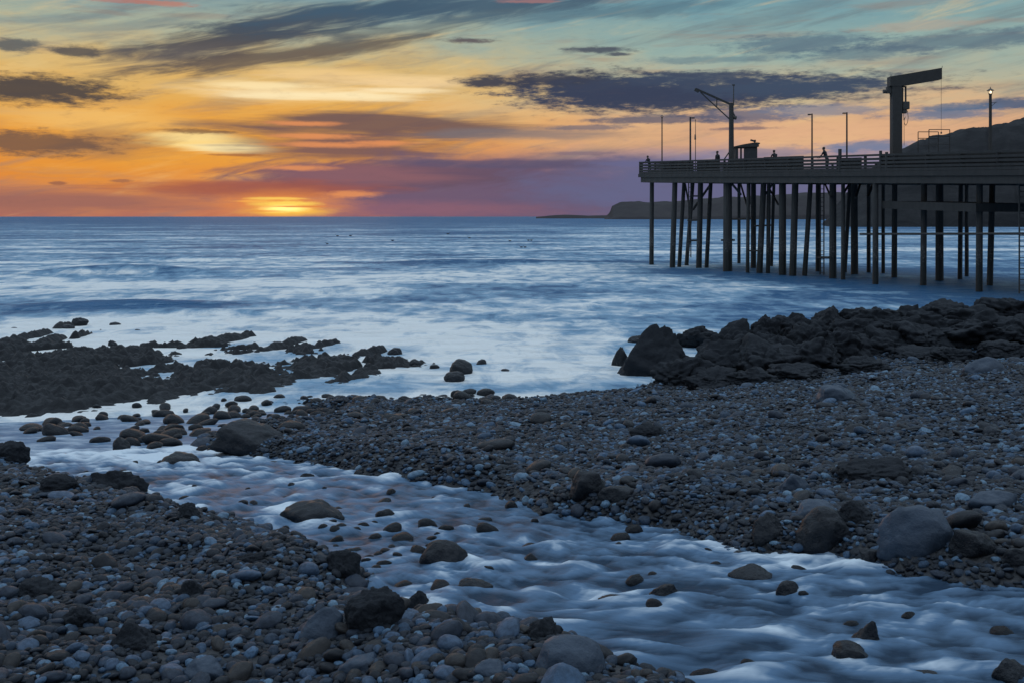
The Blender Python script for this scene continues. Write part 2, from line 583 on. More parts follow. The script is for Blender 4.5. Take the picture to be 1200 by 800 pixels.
def gravelf(n, p):
    t = n.new('ShaderNodeTexCoord')
    v = n.new('ShaderNodeTexVoronoi'); v.inputs['Scale'].default_value = 26.0
    n.put(v.inputs['Vector'], t.outputs['Object'])
    z = n.noise(t.outputs['Object'], 3.0, 8.0, .65)
    c = n.mix(n.rng(v.outputs['Distance'], .1, .6), (.026, .033, .043, 1), (.016, .019, .024, 1))
    n.put(p.inputs['Base Color'], n.mix(n.rng(z, .35, .7), c, (.05, .05, .052, 1)))
    p.inputs['Roughness'].default_value = .7
    bump(n, p, n.m('SUBTRACT', 1.0, v.outputs['Distance']), .9, .03)


gravel_m = pmat('shingle_bed', gravelf)


def hillf(c1, c2, sc_):
    def f(n, p):
        t = n.new('ShaderNodeTexCoord')
        z = n.noise(n.vm('MULTIPLY', t.outputs['Object'], (1, 1, 2.2)), sc_, 9.0, .65, .6)
        w = n.noise(t.outputs['Object'], sc_ * 5, 6.0, .65)
        c = n.ramp(z, [(.35, c1), (.65, c2)])
        n.put(p.inputs['Base Color'], n.mix(n.rng(w, .45, .7, 0, .5), c, c1))
        p.inputs['Roughness'].default_value = .95
        p.inputs['Specular IOR Level'].default_value = .1
        bump(n, p, z, .6, 2.0)
    return f


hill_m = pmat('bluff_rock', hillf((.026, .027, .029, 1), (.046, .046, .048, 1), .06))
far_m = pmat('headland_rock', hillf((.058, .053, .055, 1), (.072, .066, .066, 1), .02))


def seaf(n, p):
    t = n.new('ShaderNodeTexCoord')
    at = n.new('ShaderNodeAttribute'); at.attribute_name = 'foam'
    o = t.outputs['Object']
    w1 = n.noise(n.vm('MULTIPLY', o, (.055, .10, 1)), 1.0, 7.0, .62, .8)
    w2 = n.noise(n.vm('MULTIPLY', o, (.012, .022, 1)), 1.0, 6.0, .6, .5)
    w3 = n.noise(n.vm('MULTIPLY', o, (.75, .42, 1)), 1.0, 6.0, .65, .5)
    s = n.m('ADD', n.m('ADD', n.m('MULTIPLY', w1, 1.0), n.m('MULTIPLY', w2, .7)), n.m('MULTIPLY', w3, .75))
    s = n.m('SUBTRACT', s, 1.225)
    f = n.m('ADD', at.outputs['Fac'], n.m('MULTIPLY', s, 2.9), clamp=True)
    n.put(p.inputs['Base Color'], n.ramp(f, [(0, (.045, .135, .265, 1)), (.5, (.26, .42, .56, 1)), (1, (.92, .92, .88, 1))]))
    n.put(p.inputs['Roughness'], n.rng(f, 0, 1, .45, .7))
    p.inputs['IOR'].default_value = 1.14
    h = n.m('ADD', n.noise(n.vm('MULTIPLY', o, (.5, 1.1, 1)), 1.0, 5.0, .6, .5), n.m('MULTIPLY', w1, 1.4))
    bump(n, p, h, .8, .7)


sea_m = pmat('sea_water', seaf)


def streamf(n, p):
    at = n.new('ShaderNodeAttribute'); at.attribute_name = 'foam'
    st = n.new('ShaderNodeAttribute'); st.attribute_name = 'flow_s'
    tt = n.new('ShaderNodeAttribute'); tt.attribute_name = 'flow_t'
    v = n.xyz(n.m('MULTIPLY', st.outputs['Fac'], 1.1), n.m('MULTIPLY', tt.outputs['Fac'], 7.0))
    z = n.noise(v, 1.0, 6.0, .62, .9)
    v2 = n.xyz(n.m('MULTIPLY', st.outputs['Fac'], 5.0), n.m('MULTIPLY', tt.outputs['Fac'], 26.0))
    z2 = n.noise(v2, 1.0, 4.0, .6, .6)
    f = n.m('ADD', at.outputs['Fac'], n.m('MULTIPLY', n.m('SUBTRACT', z, .5), .6))
    f = n.m('ADD', f, n.m('MULTIPLY', n.m('SUBTRACT', z2, .5), .30), clamp=True)
    n.put(p.inputs['Base Color'], n.ramp(f, [(0, (.022, .045, .078, 1)), (.5, (.125, .215, .33, 1)), (1, (.74, .82, .87, 1))]))
    n.put(p.inputs['Roughness'], n.rng(f, 0, 1, .38, .6))
    p.inputs['IOR'].default_value = 1.13
    bump(n, p, n.m('ADD', z, n.m('MULTIPLY', z2, .3)), .35, .05)


stream_m = pmat('stream_water', streamf)


# ---------------------------------------------------------------- beach terrain
def base_z(x, d):
    x = np.asarray(x, float); d = np.asarray(d, float)
    z = 2.95 - .132 * d + .09 * sp(x - 1) - .03 * sp(-x - 3) - .06 * sp(d - 27)
    return z


def mound(x, d):
    ax, ay, bx, by = 6.0, 26.8, 16.0, 28.8
    ex, ey = bx - ax, by - ay
    t = ((x - ax) * ex + (d - ay) * ey) / (ex * ex + ey * ey)
    tc_ = np.clip(t, 0, 1.8)
    dist = np.sqrt((x - ax - tc_ * ex) ** 2 + (d - ay - tc_ * ey) ** 2)
    return (.75 + .25 * tc_) * np.exp(-(dist / 2.0) ** 2)


def unproj(px, py, fn=base_z):
    Ds = np.arange(1.2, 60, .01)
    X = (px - 600) / F * Ds
    Z = H + (254 - py) / F * Ds
    g = np.maximum(fn(X, Ds), 0.0)
    i = np.argmax(Z <= g)
    return float(X[i]), float(Ds[i])


stream_px = [(1500, 640), (1200, 648), (1100, 640), (1000, 626), (900, 616), (800, 596), (700, 582), (600, 560), (500, 546),
             (400, 534), (320, 524), (240, 512), (290, 500), (400, 488), (420, 474), (300, 468), (60, 475), (-120, 477), (-200, 510),
             (-120, 530), (0, 541), (60, 555), (110, 569), (180, 578), (215, 596), (265, 602), (305, 625), (365, 640),
             (400, 668), (425, 692), (500, 712), (560, 732), (625, 744), (690, 775), (745, 808), (850, 900), (1900, 900)]
stream_poly = [unproj(*p) for p in stream_px]
FL = np.array([-.64, .77])


def stream_sd(x, d):
    wob_ = .12 * fbm(np.asarray(x) / .8, np.asarray(d) / .8, 3, 41)
    return poly_sd(stream_poly, x, d) + wob_


def terr(x, d):
    x = np.asarray(x, float); d = np.asarray(d, float)
    sd = stream_sd(x, d)
    z = base_z(x, d) + mound(x, d)
    z = z + .10 * fbm(x / 2.4, d / 2.4, 3, 5) + .035 * fbm(x / .5, d / .5, 3, 8)
    z = z - .30 * sstep(.10, -.55, sd) + .07 * np.exp(-((sd - .35) / .35) ** 2)
    return z


tx = axis((-26, -8, .25), (-8, -4, .10), (-4, 4, .055), (4, 9, .10), (9, 40, .25))
td = axis((-9, 1, .3), (1, 9, .055), (9, 24, .10), (24, 44, .25))
TX, TD = np.meshgrid(tx, td)
beach = grid_mesh('beach', TX, TD, terr(TX, TD), gravel_m)
tag(beach, kind='structure')

# ---------------------------------------------------------------- sea
sd_rows = [13.0]
while sd_rows[-1] < 150:
    sd_rows.append(sd_rows[-1] + max(.10, sd_rows[-1] ** 2 / 4800 * .55))
while sd_rows[-1] < 45000:
    sd_rows.append(sd_rows[-1] * 1.07)
sd_rows = np.array(sd_rows)
kk = np.concatenate([np.linspace(-4, -.7, 40)[:-1], np.linspace(-.7, .7, 420), np.linspace(.7, 4, 40)[1:]])
SX = kk[None, :] * (sd_rows[:, None] + 2)
SY = np.repeat(sd_rows[:, None], len(kk), 1)
near = sstep(400, 60, SY)
SZ = near * (.06 * fbm(SX / 5, SY / 3.2, 3, 21) + .02 * fbm(SX / 1.2, SY / .8, 2, 25))


def swell(cx, cd, lx, ld, h):
    bend = cd + .5 * np.sin((SX - cx) / lx * 1.3)
    return h * np.exp(-((SX - cx) / lx) ** 2) * np.exp(-((SY - bend) / ld) ** 2)


sw = (swell(-26.5, 70, 6.5, 1.9, .75) + swell(-17, 45.5, 6.0, 1.4, .30) + swell(-13.5, 42, 4, 1.0, .22)
      + swell(-9, 54, 5, 1.4, .25) + swell(-2, 88, 10, 2.6, .35) + swell(-30, 95, 12, 3, .35))
SZ = SZ + sw
foam = .30 + .28 * sstep(140, 60, SY) * sstep(12, -4, SX) + .18 * sstep(48, 32, SY) * sstep(16, 0, SX) + .07 * sstep(55, 75, SY) * sstep(260, 160, SY) - .62 * sstep(110, 900, SY) + .20 * sstep(8, 16, SX) * sstep(75, 95, SY) * sstep(420, 250, SY)
foam = foam + .20 * np.exp(-((SY - 60) / 7) ** 2) * sstep(0, -10, SX)
foam = foam - .8 * (sw / .75) - .34 * np.exp(-((SY - 45) / 3.0) ** 2) * sstep(-8, -14, SX)
foam = foam - .16 * sstep(9, 20, SX) * sstep(110, 70, SY)
foam = foam + .14 * np.exp(-((SX - 1) / 6) ** 2) * np.exp(-((SY - 30) / 9) ** 2)
foam = foam + .40 * np.exp(-((SX + 10) / 9) ** 2) * np.exp(-((SY - 36) / 5) ** 2)
foam = foam + .14 * sstep(-4, -8, SX) * sstep(28, 22, SY)
pt = np.clip(((SX - 13) * 14 + (SY - 77) * -28) / (14 * 14 + 28 * 28), 0, 1.4)      # dark reflection of the piles painted into the water colour
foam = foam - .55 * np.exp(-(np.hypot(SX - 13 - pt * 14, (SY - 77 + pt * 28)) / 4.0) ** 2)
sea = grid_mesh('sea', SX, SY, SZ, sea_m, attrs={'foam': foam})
tag(sea, kind='structure')

# ---------------------------------------------------------------- stream boulders list (also shapes the water)
# (px x, px y of foot, width px, height px, roundness, seed, material, name, label, category)
BOULDERS = [
    (519, 661, 58, 26, .85, 1, 'wet', 'boulder', 'domed dark boulder standing alone in the middle of the stream'),
    (781, 703, 40, 21, .6, 2, 'wet', 'boulder', 'small pale-sided boulder among the ripples right of the domed boulder'),
    (1019, 758, 50, 29, .15, 3, 'wet', 'boulder', 'dark wedge-shaped rock with a sharp top in the lower stream'),
    (1003, 773, 46, 20, .6, 4, 'wet', 'boulder', 'low water-slicked rock just below the wedge-shaped rock'),
    (901, 635, 46, 28, .25, 5, 'wet', 'boulder', 'leaning pale-edged rock at the far stream bank left of the black boulder'),
    (968, 643, 66, 34, .6, 6, 'wet', 'boulder', 'black rounded boulder at the far stream bank'),
    (1083, 646, 92, 47, .45, 7, 'pale', 'boulder', 'largest brown-grey slab boulder on the far stream bank'),
    (1024, 659, 27, 16, .7, 8, 'wet', 'boulder', 'fist-shaped rock in the water below the largest slab boulder'),
    (1148, 654, 56, 24, .4, 9, 'wet', 'boulder', 'low jagged rock in the water right of the largest slab boulder'),
    (1196, 668, 34, 20, .5, 10, 'wet', 'boulder', 'dark rock in the stream cut by the right edge'),
    (690, 582, 44, 26, .5, 12, 'wet', 'boulder', 'dark lump of rock where the far bank meets the middle stream'),
    (724, 587, 46, 14, .5, 13, 'wet', 'boulder', 'flat wet slab lying right of the dark bank lump'),
    (888, 677, 62, 13, .7, 14, 'wet', 'boulder', 'low slick rock barely breaking the stream below the leaning rock'),
    (720, 708, 36, 11, .6, 15, 'wet', 'boulder', 'thin low rock left of the small pale-sided boulder'),
    (925, 698, 27, 18, .9, 16, 'wet', 'boulder', 'round smooth rock veiled by water in the middle stream'),
    (686, 668, 40, 8, .7, 17, 'wet', 'boulder', 'barely showing rock in the ripples above the small pale-sided boulder'),
    (556, 692, 42, 12, .7, 18, 'wet', 'boulder', 'flat rock in the stream beside the near bank'),
    (362, 612, 74, 22, .6, 19, 'wet', 'boulder', 'broad low boulder where stream and near bank meet'),
    (401, 676, 42, 28, .6, 20, 'rock', 'boulder', 'dark boulder on the near bank edge left of the domed boulder'),
    (437, 737, 74, 42, .5, 21, 'rock', 'boulder', 'broad black lumpy boulder on the near bank'),
    (640, 747, 58, 25, .4, 22, 'rock', 'boulder', 'rough brown boulder on the near bank behind the bean-shaped boulder'),
    (668, 786, 88, 38, .92, 23, 'pale', 'boulder', 'smooth blue-grey bean-shaped boulder at the near water edge'),
    (130, 573, 72, 27, .35, 24, 'rock', 'boulder', 'dark broken boulder crowning the near bank at upper left'),
    (6, 537, 46, 20, .5, 25, 'rock', 'boulder', 'dark boulder on the near bank at the far left'),
    (150, 760, 62, 30, .6, 26, 'rock', 'boulder', 'black boulder half sunk in the pebbles at lower left'),
    (374, 747, 58, 32, .55, 27, 'pale', 'boulder', 'grey pointed boulder left of the black lumpy boulder'),
    (222, 702, 36, 24, .7, 28, 'rock', 'boulder', 'rounded grey boulder in the middle of the near bank'),
    (219, 606, 30, 17, .6, 29, 'rock', 'boulder', 'small dark boulder on the near bank above the stream bend'),
    (420, 790, 60, 20, .6, 30, 'pale', 'boulder', 'flat grey boulder in the bottom pebbles below the black lumpy boulder'),
    (236, 796, 50, 24, .3, 31, 'pale', 'boulder', 'angular grey boulder at the bottom edge of the near bank'),
    (88, 735, 44, 22, .6, 32, 'rock', 'boulder', 'rounded dark boulder left of the half sunk black boulder'),
    (40, 700, 60, 20, .5, 33, 'rock', 'boulder', 'low dark boulder near the left edge of the near bank'),
    (933, 575, 38, 22, .25, 34, 'pale', 'boulder', 'pale angular boulder on the far shingle above the leaning rock'),
    (1040, 562, 96, 22, .5, 35, 'rock', 'boulder', 'long dark slab sunk in the far shingle above the largest boulder'),
    (960, 606, 48, 18, .6, 36, 'pale', 'boulder', 'grey rounded boulder behind the black bank boulder'),
    (1010, 610, 50, 20, .6, 37, 'rock', 'boulder', 'grey boulder between the black boulder and the largest slab'),
    (1170, 596, 60, 20, .6, 38, 'pale', 'boulder', 'flat pale boulder on the far shingle at the right edge'),
    (760, 512, 44, 14, .6, 39, 'rock', 'boulder', 'rounded boulder in the middle of the far shingle'),
    (985, 470, 48, 18, .6, 40, 'pale', 'boulder', 'flat pale boulder in the shingle below the rock groyne'),
    (1160, 436, 50, 20, .6, 41, 'pale', 'boulder', 'pale boulder in the upper shingle at far right'),
    (290, 530, 90, 24, .5, 42, 'wet', 'boulder', 'long flat dark boulder at the tip of the far bank'),
    (208, 545, 46, 14, .7, 43, 'wet', 'boulder', 'low rounded rock in the stream below the long flat boulder'),
    (140, 526, 20, 14, .6, 44, 'wet', 'boulder', 'small pale-topped rock in the left arm of the stream'),
    (60, 578, 50, 18, .6, 45, 'rock', 'boulder', 'flat grey boulder behind the near bank pebbles at left'),
    (1092, 800, 56, 9, .85, 46, 'wet', 'boulder', 'water-veiled boulder at the bottom right of the stream'),
    (1192, 800, 50, 26, .8, 47, 'wet', 'boulder', 'water-veiled boulder in the bottom right corner'),
    (485, 716, 36, 24, .7, 48, 'rock', 'boulder', 'rounded boulder at the water edge right of the black lumpy boulder'),
    (575, 790, 44, 18, .7, 49, 'pale', 'boulder', 'oval grey boulder in the pebbles left of the bean-shaped boulder'),
    (290, 660, 40, 15, .6, 50, 'rock', 'boulder', 'flat dark boulder in the upper middle of the near bank'),
]


def rock_bm(seed, rnd, sub=4, rough=1.0, jag=0.0):
    """unit rock: faceted by random planes, softened by rnd, then roughened"""
    r_ = random.Random(seed * 7919 + 13)
    bm = bmesh.new()
    bmesh.ops.create_icosphere(bm, subdivisions=sub, radius=1.0)
    pl = []
    for _ in range(13):
        n = Vector((r_.gauss(0, 1), r_.gauss(0, 1), r_.gauss(0, 1))).normalized()
        pl.append((n, r_.uniform(.50, .86)))
    off = Vector((r_.uniform(-50, 50), r_.uniform(-50, 50), r_.uniform(-50, 50)))
    for v in bm.verts:
        d = v.co.normalized()
        rr = 1.15
        for n, h in pl:
            c = n.dot(d)
            if c > .05:
                rr = min(rr, h / c)
        rr = rr * (1 - rnd) + rnd * (1.0 + .10 * mnoise.noise(d * 1.1 + off))
        rr *= 1 + rough * (.10 * mnoise.noise(d * 1.6 + off) + (.045 + .05 * (1 - rnd)) * mnoise.noise(d * 4 + off) + (.02 + .03 * (1 - rnd)) * mnoise.noise(d * 9 + off)
                           + (1 - rnd) * .012 * mnoise.noise(d * 22 + off))
        if jag:
            ds_, ps_ = mnoise.voronoi(d * 1.9 + off)
            rr *= 1 + jag * (.22 * (mnoise.noise(ps_[0] * 3.1) ) - .10 * (1 - min((ds_[1] - ds_[0]) / .22, 1)))
            ds_, ps_ = mnoise.voronoi(d * 4.6 + off)
            rr *= 1 + jag * (.09 * mnoise.noise(ps_[0] * 3.1) - .05 * (1 - min((ds_[1] - ds_[0]) / .2, 1)))
        v.co = d * rr
    xs = [v.co.x for v in bm.verts]; ys = [v.co.y for v in bm.verts]; zs = [v.co.z for v in bm.verts]
    c = Vector(((max(xs) + min(xs)) / 2, (max(ys) + min(ys)) / 2, (max(zs) + min(zs)) / 2))
    s = Vector((2 / (max(xs) - min(xs)), 2 / (max(ys) - min(ys)), 2 / (max(zs) - min(zs))))
    for v in bm.verts:
        v.co = Vector(((v.co.x - c.x) * s.x, (v.co.y - c.y) * s.y, (v.co.z - c.z) * s.z))
    return bm


def water_z(x, d):
    return base_z(x, d) - .11


def stream_or_ground(x, d):
    return np.maximum(np.where(stream_sd(x, d) < -.1, water_z(x, d), terr(x, d)), 0.0)


landmarks = []       # (x, d, phrase)
occup = []           # (x, d, r)
water_humps = []


def add_boulder(name, label, cat, x, d, z, w, dep, h, rnd, seed, mat, sink=.35, rotz=None, group=None, col=None, peak=None, jag=0.0):
    """w, dep: full widths; h: height standing above z"""
    bm = rock_bm(seed, rnd, 5 if jag else 4, 1.0, jag)
    full = h / (1 - sink)
    bmesh.ops.scale(bm, vec=(w / 2, dep / 2, full / 2), verts=bm.verts)
    bmesh.ops.translate(bm, vec=(0, 0, h - full / 2), verts=bm.verts)
    if peak is not None:            # a rock drawn up to one apex
        for v in bm.verts:
            f = min(max(v.co.z / h, 0), 1)
            v.co.x = v.co.x * (1 - .4 * f) + peak * w * f
            v.co.y *= 1 - .45 * f
    me = bpy.data.meshes.new(name)
    bm.to_mesh(me); bm.free()
    me.polygons.foreach_set('use_smooth', [True] * len(me.polygons))
    me.materials.append(mat)
    o = link(bpy.data.objects.new(name, me))
    o.location = (x, d, z)
    if rotz:
        o.rotation_euler = (0, 0, rotz)
    if col:
        o.color = col
    tag(o, label, cat, group)
    occup.append((x, d, max(w, dep) * .46))
    return o


short = {0: 'the domed boulder', 1: 'the small pale-sided boulder', 2: 'the wedge-shaped rock', 5: 'the black bank boulder', 6: 'the largest slab boulder',
         10: 'the dark bank lump', 17: 'the broad low boulder', 18: 'the dark bank-edge boulder', 19: 'the black lumpy boulder', 20: 'the rough brown boulder',
         21: 'the bean-shaped boulder', 22: 'the broken boulder at upper left', 23: 'the far left boulder', 24: 'the half sunk black boulder', 25: 'the grey pointed boulder',
         26: 'the rounded mid-bank boulder', 28: 'the flat bottom boulder', 29: 'the angular bottom boulder', 30: 'the rounded dark boulder', 31: 'the low left boulder', 32: 'the pale angular boulder',
         33: 'the long dark slab', 36: 'the flat pale right boulder', 37: 'the far shingle boulder', 38: 'the boulder below the groyne', 39: 'the pale upper boulder', 40: 'the long flat boulder',
         43: 'the flat grey left boulder', 46: 'the water-edge round boulder', 47: 'the oval grey boulder', 48: 'the flat upper bank boulder', 12: 'the low slick rock'}
mats = {'wet': wet_m, 'rock': rock_m, 'pale': stone_m}
for i, (px, py, w, h, rnd, seed, mt, nm, lab) in enumerate(BOULDERS):
    x, d = unproj(px, py, stream_or_ground)
    k = d / F
    dep = max(w * .8, h) * k
    d2 = d + dep * .35
    z = float(stream_or_ground(np.array(x), np.array(d2)))
    inw = float(stream_sd(np.array(x), np.array(d2))) < -.1
    add_boulder(nm, lab, 'boulder', x, d2, z + (-.012 if inw else -.02), w * k * (1.05 if inw else 1), dep, h * k * (1.08 if inw else 1.12), rnd if rnd > .8 else rnd * .55, seed, mats[mt], sink=.4, peak={3: .22, 5: .12, 27: .1}.get(seed), jag=.5 if mt == 'rock' else 0.0, col=(.046, .070, .105, 1))
    if i in short:
        landmarks.append((x, d2, short[i]))
    if float(stream_sd(np.array(x), np.array(d2))) < .1:
        water_humps.append((x, d2, w * k * .62, .035 + .10 * w * k))

# ---------------------------------------------------------------- stream water
wx = axis((-15, -6, .10), (-6, 5.5, .032), (5.5, 9, .1))
wd = axis((1.0, 2.6, .08), (2.6, 8, .030), (8, 13, .05), (13, 23, .09))
WX, WD = np.meshgrid(wx, wd)
WSD = poly_sd(stream_poly, WX, WD)
WZ = water_z(WX, WD)
# flow coordinates: along and across the curved centre line
cX = np.linspace(-16, 9, 400)
kx = np.array([-16, -9, -5.1, -1.3, .44, 2.2, 4.0, 9.0]); kd = np.array([21.5, 15.5, 12.0, 7.75, 5.35, 4.35, 3.7, 2.6])
cD = np.interp(cX, kx, kd)
for _ in range(60):
    cD[1:-1] = (cD[:-2] + 2 * cD[1:-1] + cD[2:]) / 4
cS = np.concatenate([[0], np.cumsum(np.hypot(np.diff(cX), np.diff(cD)))])
cA = np.gradient(cD, cX)


def flow_dir(x):
    a = np.interp(x, cX, cA)
    n_ = np.sqrt(1 + a * a)
    return -1 / n_, -a / n_


off = WD - np.interp(WX, cX, cD)
sl_ = np.interp(WX, cX, cA)
ft = off / np.sqrt(1 + sl_ ** 2)
fs = -(np.interp(WX, cX, cS) + off * sl_ / np.sqrt(1 + sl_ ** 2))
warp = .16 * fbm(WX / .7, WD / .7, 2, 60)


def ripples(k_):
    u, v_ = fs + warp * k_, ft + warp * k_
    b1 = perlin(u / (.30 * k_), v_ / (.20 * k_), 61)
    b2 = perlin(u / (.155 * k_) + 3, v_ / (.10 * k_), 64)
    b3 = perlin(u / (.08 * k_), v_ / (.05 * k_), 67)
    return k_ * (.026 * (b1 + .35 * b1 * np.abs(b1)) + .016 * b2 + .005 * b3), b1 + .65 * b2 + .3 * b3


mixk = sstep(5, 9, WD)
turb = sstep(15, 10, WD) * .8 + .2
(w_n, h_n), (w_f, h_f) = ripples(.62), ripples(1.0)
wave = turb * (w_n * (1 - mixk) + w_f * mixk)
crest = turb * (h_n * (1 - mixk) + h_f * mixk)
hl = np.random.default_rng(77)
hum = np.zeros_like(WX)
fo = np.zeros_like(WX)


def hump(x, d, r, hgt):
    fx, fd = flow_dir(x)
    ds = (WX - x) * fx + (WD - d) * fd
    dt = (WX - x) * fd - (WD - d) * fx
    e = np.exp(-(ds / (1.25 * r)) ** 2 - (dt / r) ** 2)
    tail = np.exp(-((ds - 2.1 * r) / (1.6 * r)) ** 2 - (dt / (.8 * r)) ** 2)
    return hgt * (e - .55 * tail), e * .10 + tail * .30


cand = 0
while cand < 650:
    x = hl.uniform(-6, 4.5); d = hl.uniform(2.8, 13)
    if abs(x) > .55 * d + .6 or poly_sd(stream_poly, np.array([x]), np.array([d]))[0] > -.15:
        continue
    cand += 1
    r = hl.uniform(.035, .10) * (1 + .05 * d)
    a, b = hump(x, d, r, r * hl.uniform(.08, .26))
    hum += a; fo += b * .5
for x, d, r, hh in water_humps:
    a, b = hump(x, d, r, hh * .22)
    hum += a; fo += b
WZ2 = WZ + wave + hum * turb
foam_shade_w = .15 + .16 * fbm(fs / 1.1, ft / .5, 4, 71) + fo + .44 * crest + 5.0 * hum + .10 * sstep(-.5, 0, WSD) - .06 * sstep(7, 4, WD)  # froth on the crests, plus the shade of the troughs put into the colour
foam_shade_w = foam_shade_w + .42 * sstep(9.5, 13, WD) 
stream = grid_mesh('stream_water', WX, WD, WZ2, stream_m, keep=WSD < .45, attrs={'foam': foam_shade_w, 'flow_s': fs, 'flow_t': ft})
tag(stream, kind='structure')

# ---------------------------------------------------------------- pebbles
XMIN, XMAX, DMIN, DMAX, CELL = -15.0, 17.0, 1.3, 27.0, .012
gw, gh = int((XMAX - XMIN) / CELL), int((DMAX - DMIN) / CELL)
occ = np.zeros((gh, gw), bool)


def stamp(xs, ds, rs):
    for rr in np.unique(np.round(rs, 3)):
        s = np.abs(rs - rr) < 6e-4
        n = int(rr / CELL) + 1
        oy, ox = np.mgrid[-n:n + 1, -n:n + 1]
        kq = (ox * ox + oy * oy) * CELL * CELL <= rr * rr
        oy, ox = oy[kq], ox[kq]
        iy = ((ds[s] - DMIN) / CELL).astype(int)[:, None] + oy[None]
        ix = ((xs[s] - XMIN) / CELL).astype(int)[:, None] + ox[None]
        g = (iy >= 0) & (iy < gh) & (ix >= 0) & (ix < gw)
        occ[iy[g], ix[g]] = True


if occup:
    oc = np.array(occup)
    stamp(oc[:, 0], oc[:, 1], np.round(oc[:, 2] * .85, 2))
PX_, PD_, PR_ = [], [], []
prng = np.random.default_rng(5)
for r, prob, dmax in ((.18, .003, 27), (.13, .008, 27), (.095, .014, 27), (.068, .05, 27), (.05, .11, 27), (.037, .19, 26), (.027, .46, 22), (.0195, .8, 13), (.0138, .9, 7.5)):
    stp = r * 1.75
    gx, gd = np.meshgrid(np.arange(XMIN + .3, XMAX - .3, stp), np.arange(DMIN + .2, min(dmax, DMAX) - .3, stp))
    gx = gx + prng.uniform(-.45, .45, gx.shape) * stp; gd = gd + prng.uniform(-.45, .45, gd.shape) * stp
    k = prng.random(gx.shape) < prob * (1 + .9 * sstep(9, 17, gd)) * (.55 + .9 * sstep(-.35, .5, fbm(gx / 1.3, gd / 1.3, 2, 90)))
    band = fbm(gx / 2.6, gd / 1.5, 3, 95)
    if r > .04:
        k &= prng.random(gx.shape) < .25 + 1.1 * sstep(-.15, .45, band)
    k &= np.abs(gx) < .53 * gd + 1.0
    gx, gd = gx[k], gd[k]
    sdv = stream_sd(gx, gd)
    lim = -.22 if r < .1 else -.28
    k = (sdv > lim) & (base_z(gx, gd) + mound(gx, gd) > -.10) & (mound(gx, gd) < .55)
    gx, gd = gx[k], gd[k]
    k = ~occ[((gd - DMIN) / CELL).astype(int), ((gx - XMIN) / CELL).astype(int)]
    gx, gd = gx[k], gd[k]
    rs = np.full(len(gx), r)
    stamp(gx, gd, rs * .92)
    PX_.append(gx); PD_.append(gd); PR_.append(rs * prng.uniform(.85, 1.2, len(gx)))
px_a, pd_a, pr_a = np.concatenate(PX_), np.concatenate(PD_), np.concatenate(PR_)

# wet stones strewn through the stream mouth and along the water's edge
mx, md, mr = [], [], []
mouth_px = [(60, 492), (110, 478), (250, 470), (330, 466), (470, 468), (560, 462), (600, 468), (480, 490), (400, 494), (300, 506), (240, 520), (120, 515), (20, 500)]
mouth = [unproj(*p) for p in mouth_px]
tries = 0
while len(mx) < 170 and tries < 20000:
    tries += 1
    u = random.random() ** 1.0
    x = random.uniform(-10, 0.6); d = random.uniform(12, 23.5)
    if poly_sd(mouth, np.array([x]), np.array([d]))[0] > .15:
        continue
    r = random.choice((.07, .085, .10, .12, .14, .18))
    if any((x - a) ** 2 + (d - b) ** 2 < (.95 * (r + c)) ** 2 for a, b, c in zip(mx, md, mr)):
        continue
    if any((x - a) ** 2 + (d - b) ** 2 < (.8 * (r + c)) ** 2 for a, b, c in occup):
        continue
    mx.append(x); md.append(d); mr.append(r)

# unit stone shapes
variants = []
vcol = bpy.data.collections.new('stone_shapes')
for i in range(14):
    bm = rock_bm(500 + i, (.97, .9, .85, .92, .7, .95, .8, .88, .6, .93, .98, .75, .9, .5)[i], 3, .9)
    me = bpy.data.meshes.new('stone_shape')
    bm.to_mesh(me); bm.free()
    me.polygons.foreach_set('use_smooth', [True] * len(me.polygons))
    me.materials.append(pebble_m)
    vo = bpy.data.objects.new('stone_shape_%02d' % i, me)
    vcol.objects.link(vo)
    me2 = me.copy(); me2.name = 'beach_stone'
    me2.materials.clear(); me2.materials.append(stone_m)
    me3 = me.copy(); me3.name = 'wet_stone'
    me3.materials.clear(); me3.materials.append(wet_m)
    variants.append((me2, me3))

npb = len(px_a)
sx_ = prng.uniform(.85, 1.35, npb); sy_ = prng.uniform(.75, 1.05, npb); sz_ = prng.uniform(.36, .74, npb)
rot = np.stack([prng.normal(0, .32, npb), prng.normal(0, .32, npb), prng.uniform(0, 6.283, npb)], 1)
vid = prng.integers(0, 14, npb)
zt = terr(px_a, pd_a)
pz = zt + pr_a * sz_ * prng.uniform(.15, .55, npb)
# keep an individual object for the stones that show largest
show = pr_a / pd_a * (np.abs((px_a / pd_a)) < .52) * (F * (H - pz) / pd_a < 552)
order = np.argsort(-show)
ind = order[:290]
tones = [((.015, .017, .021, 1), 'dark'), ((.026, .040, .064, 1), 'slate'), ((.040, .037, .035, 1), 'brownish'), ((.070, .118, .19, 1), 'pale')]  # the pale tone carries the blue sky sheen as colour
clusters = {}
for i in ind:
    x, d = px_a[i], pd_a[i]
    best = min(landmarks, key=lambda q: ((q[0] - x) / d) ** 2 * 1.0 + ((1 / q[1] - 1 / d) * 1.6) ** 2)
    du = (x / d - best[0] / best[1]); dv = (1 / d - 1 / best[1]) * 1.6
    rel = ('right of' if du > 0 else 'left of') if abs(du) > abs(dv) else ('in front of' if dv > 0 else 'behind')
    clusters.setdefault((best[2], rel), []).append(i)
ORD = ['largest', 'second largest', 'third largest', 'fourth largest', 'fifth largest', 'sixth largest', 'seventh largest', 'eighth largest', 'ninth largest', 'tenth largest',
       'eleventh largest', 'twelfth largest', 'thirteenth largest', 'fourteenth largest']
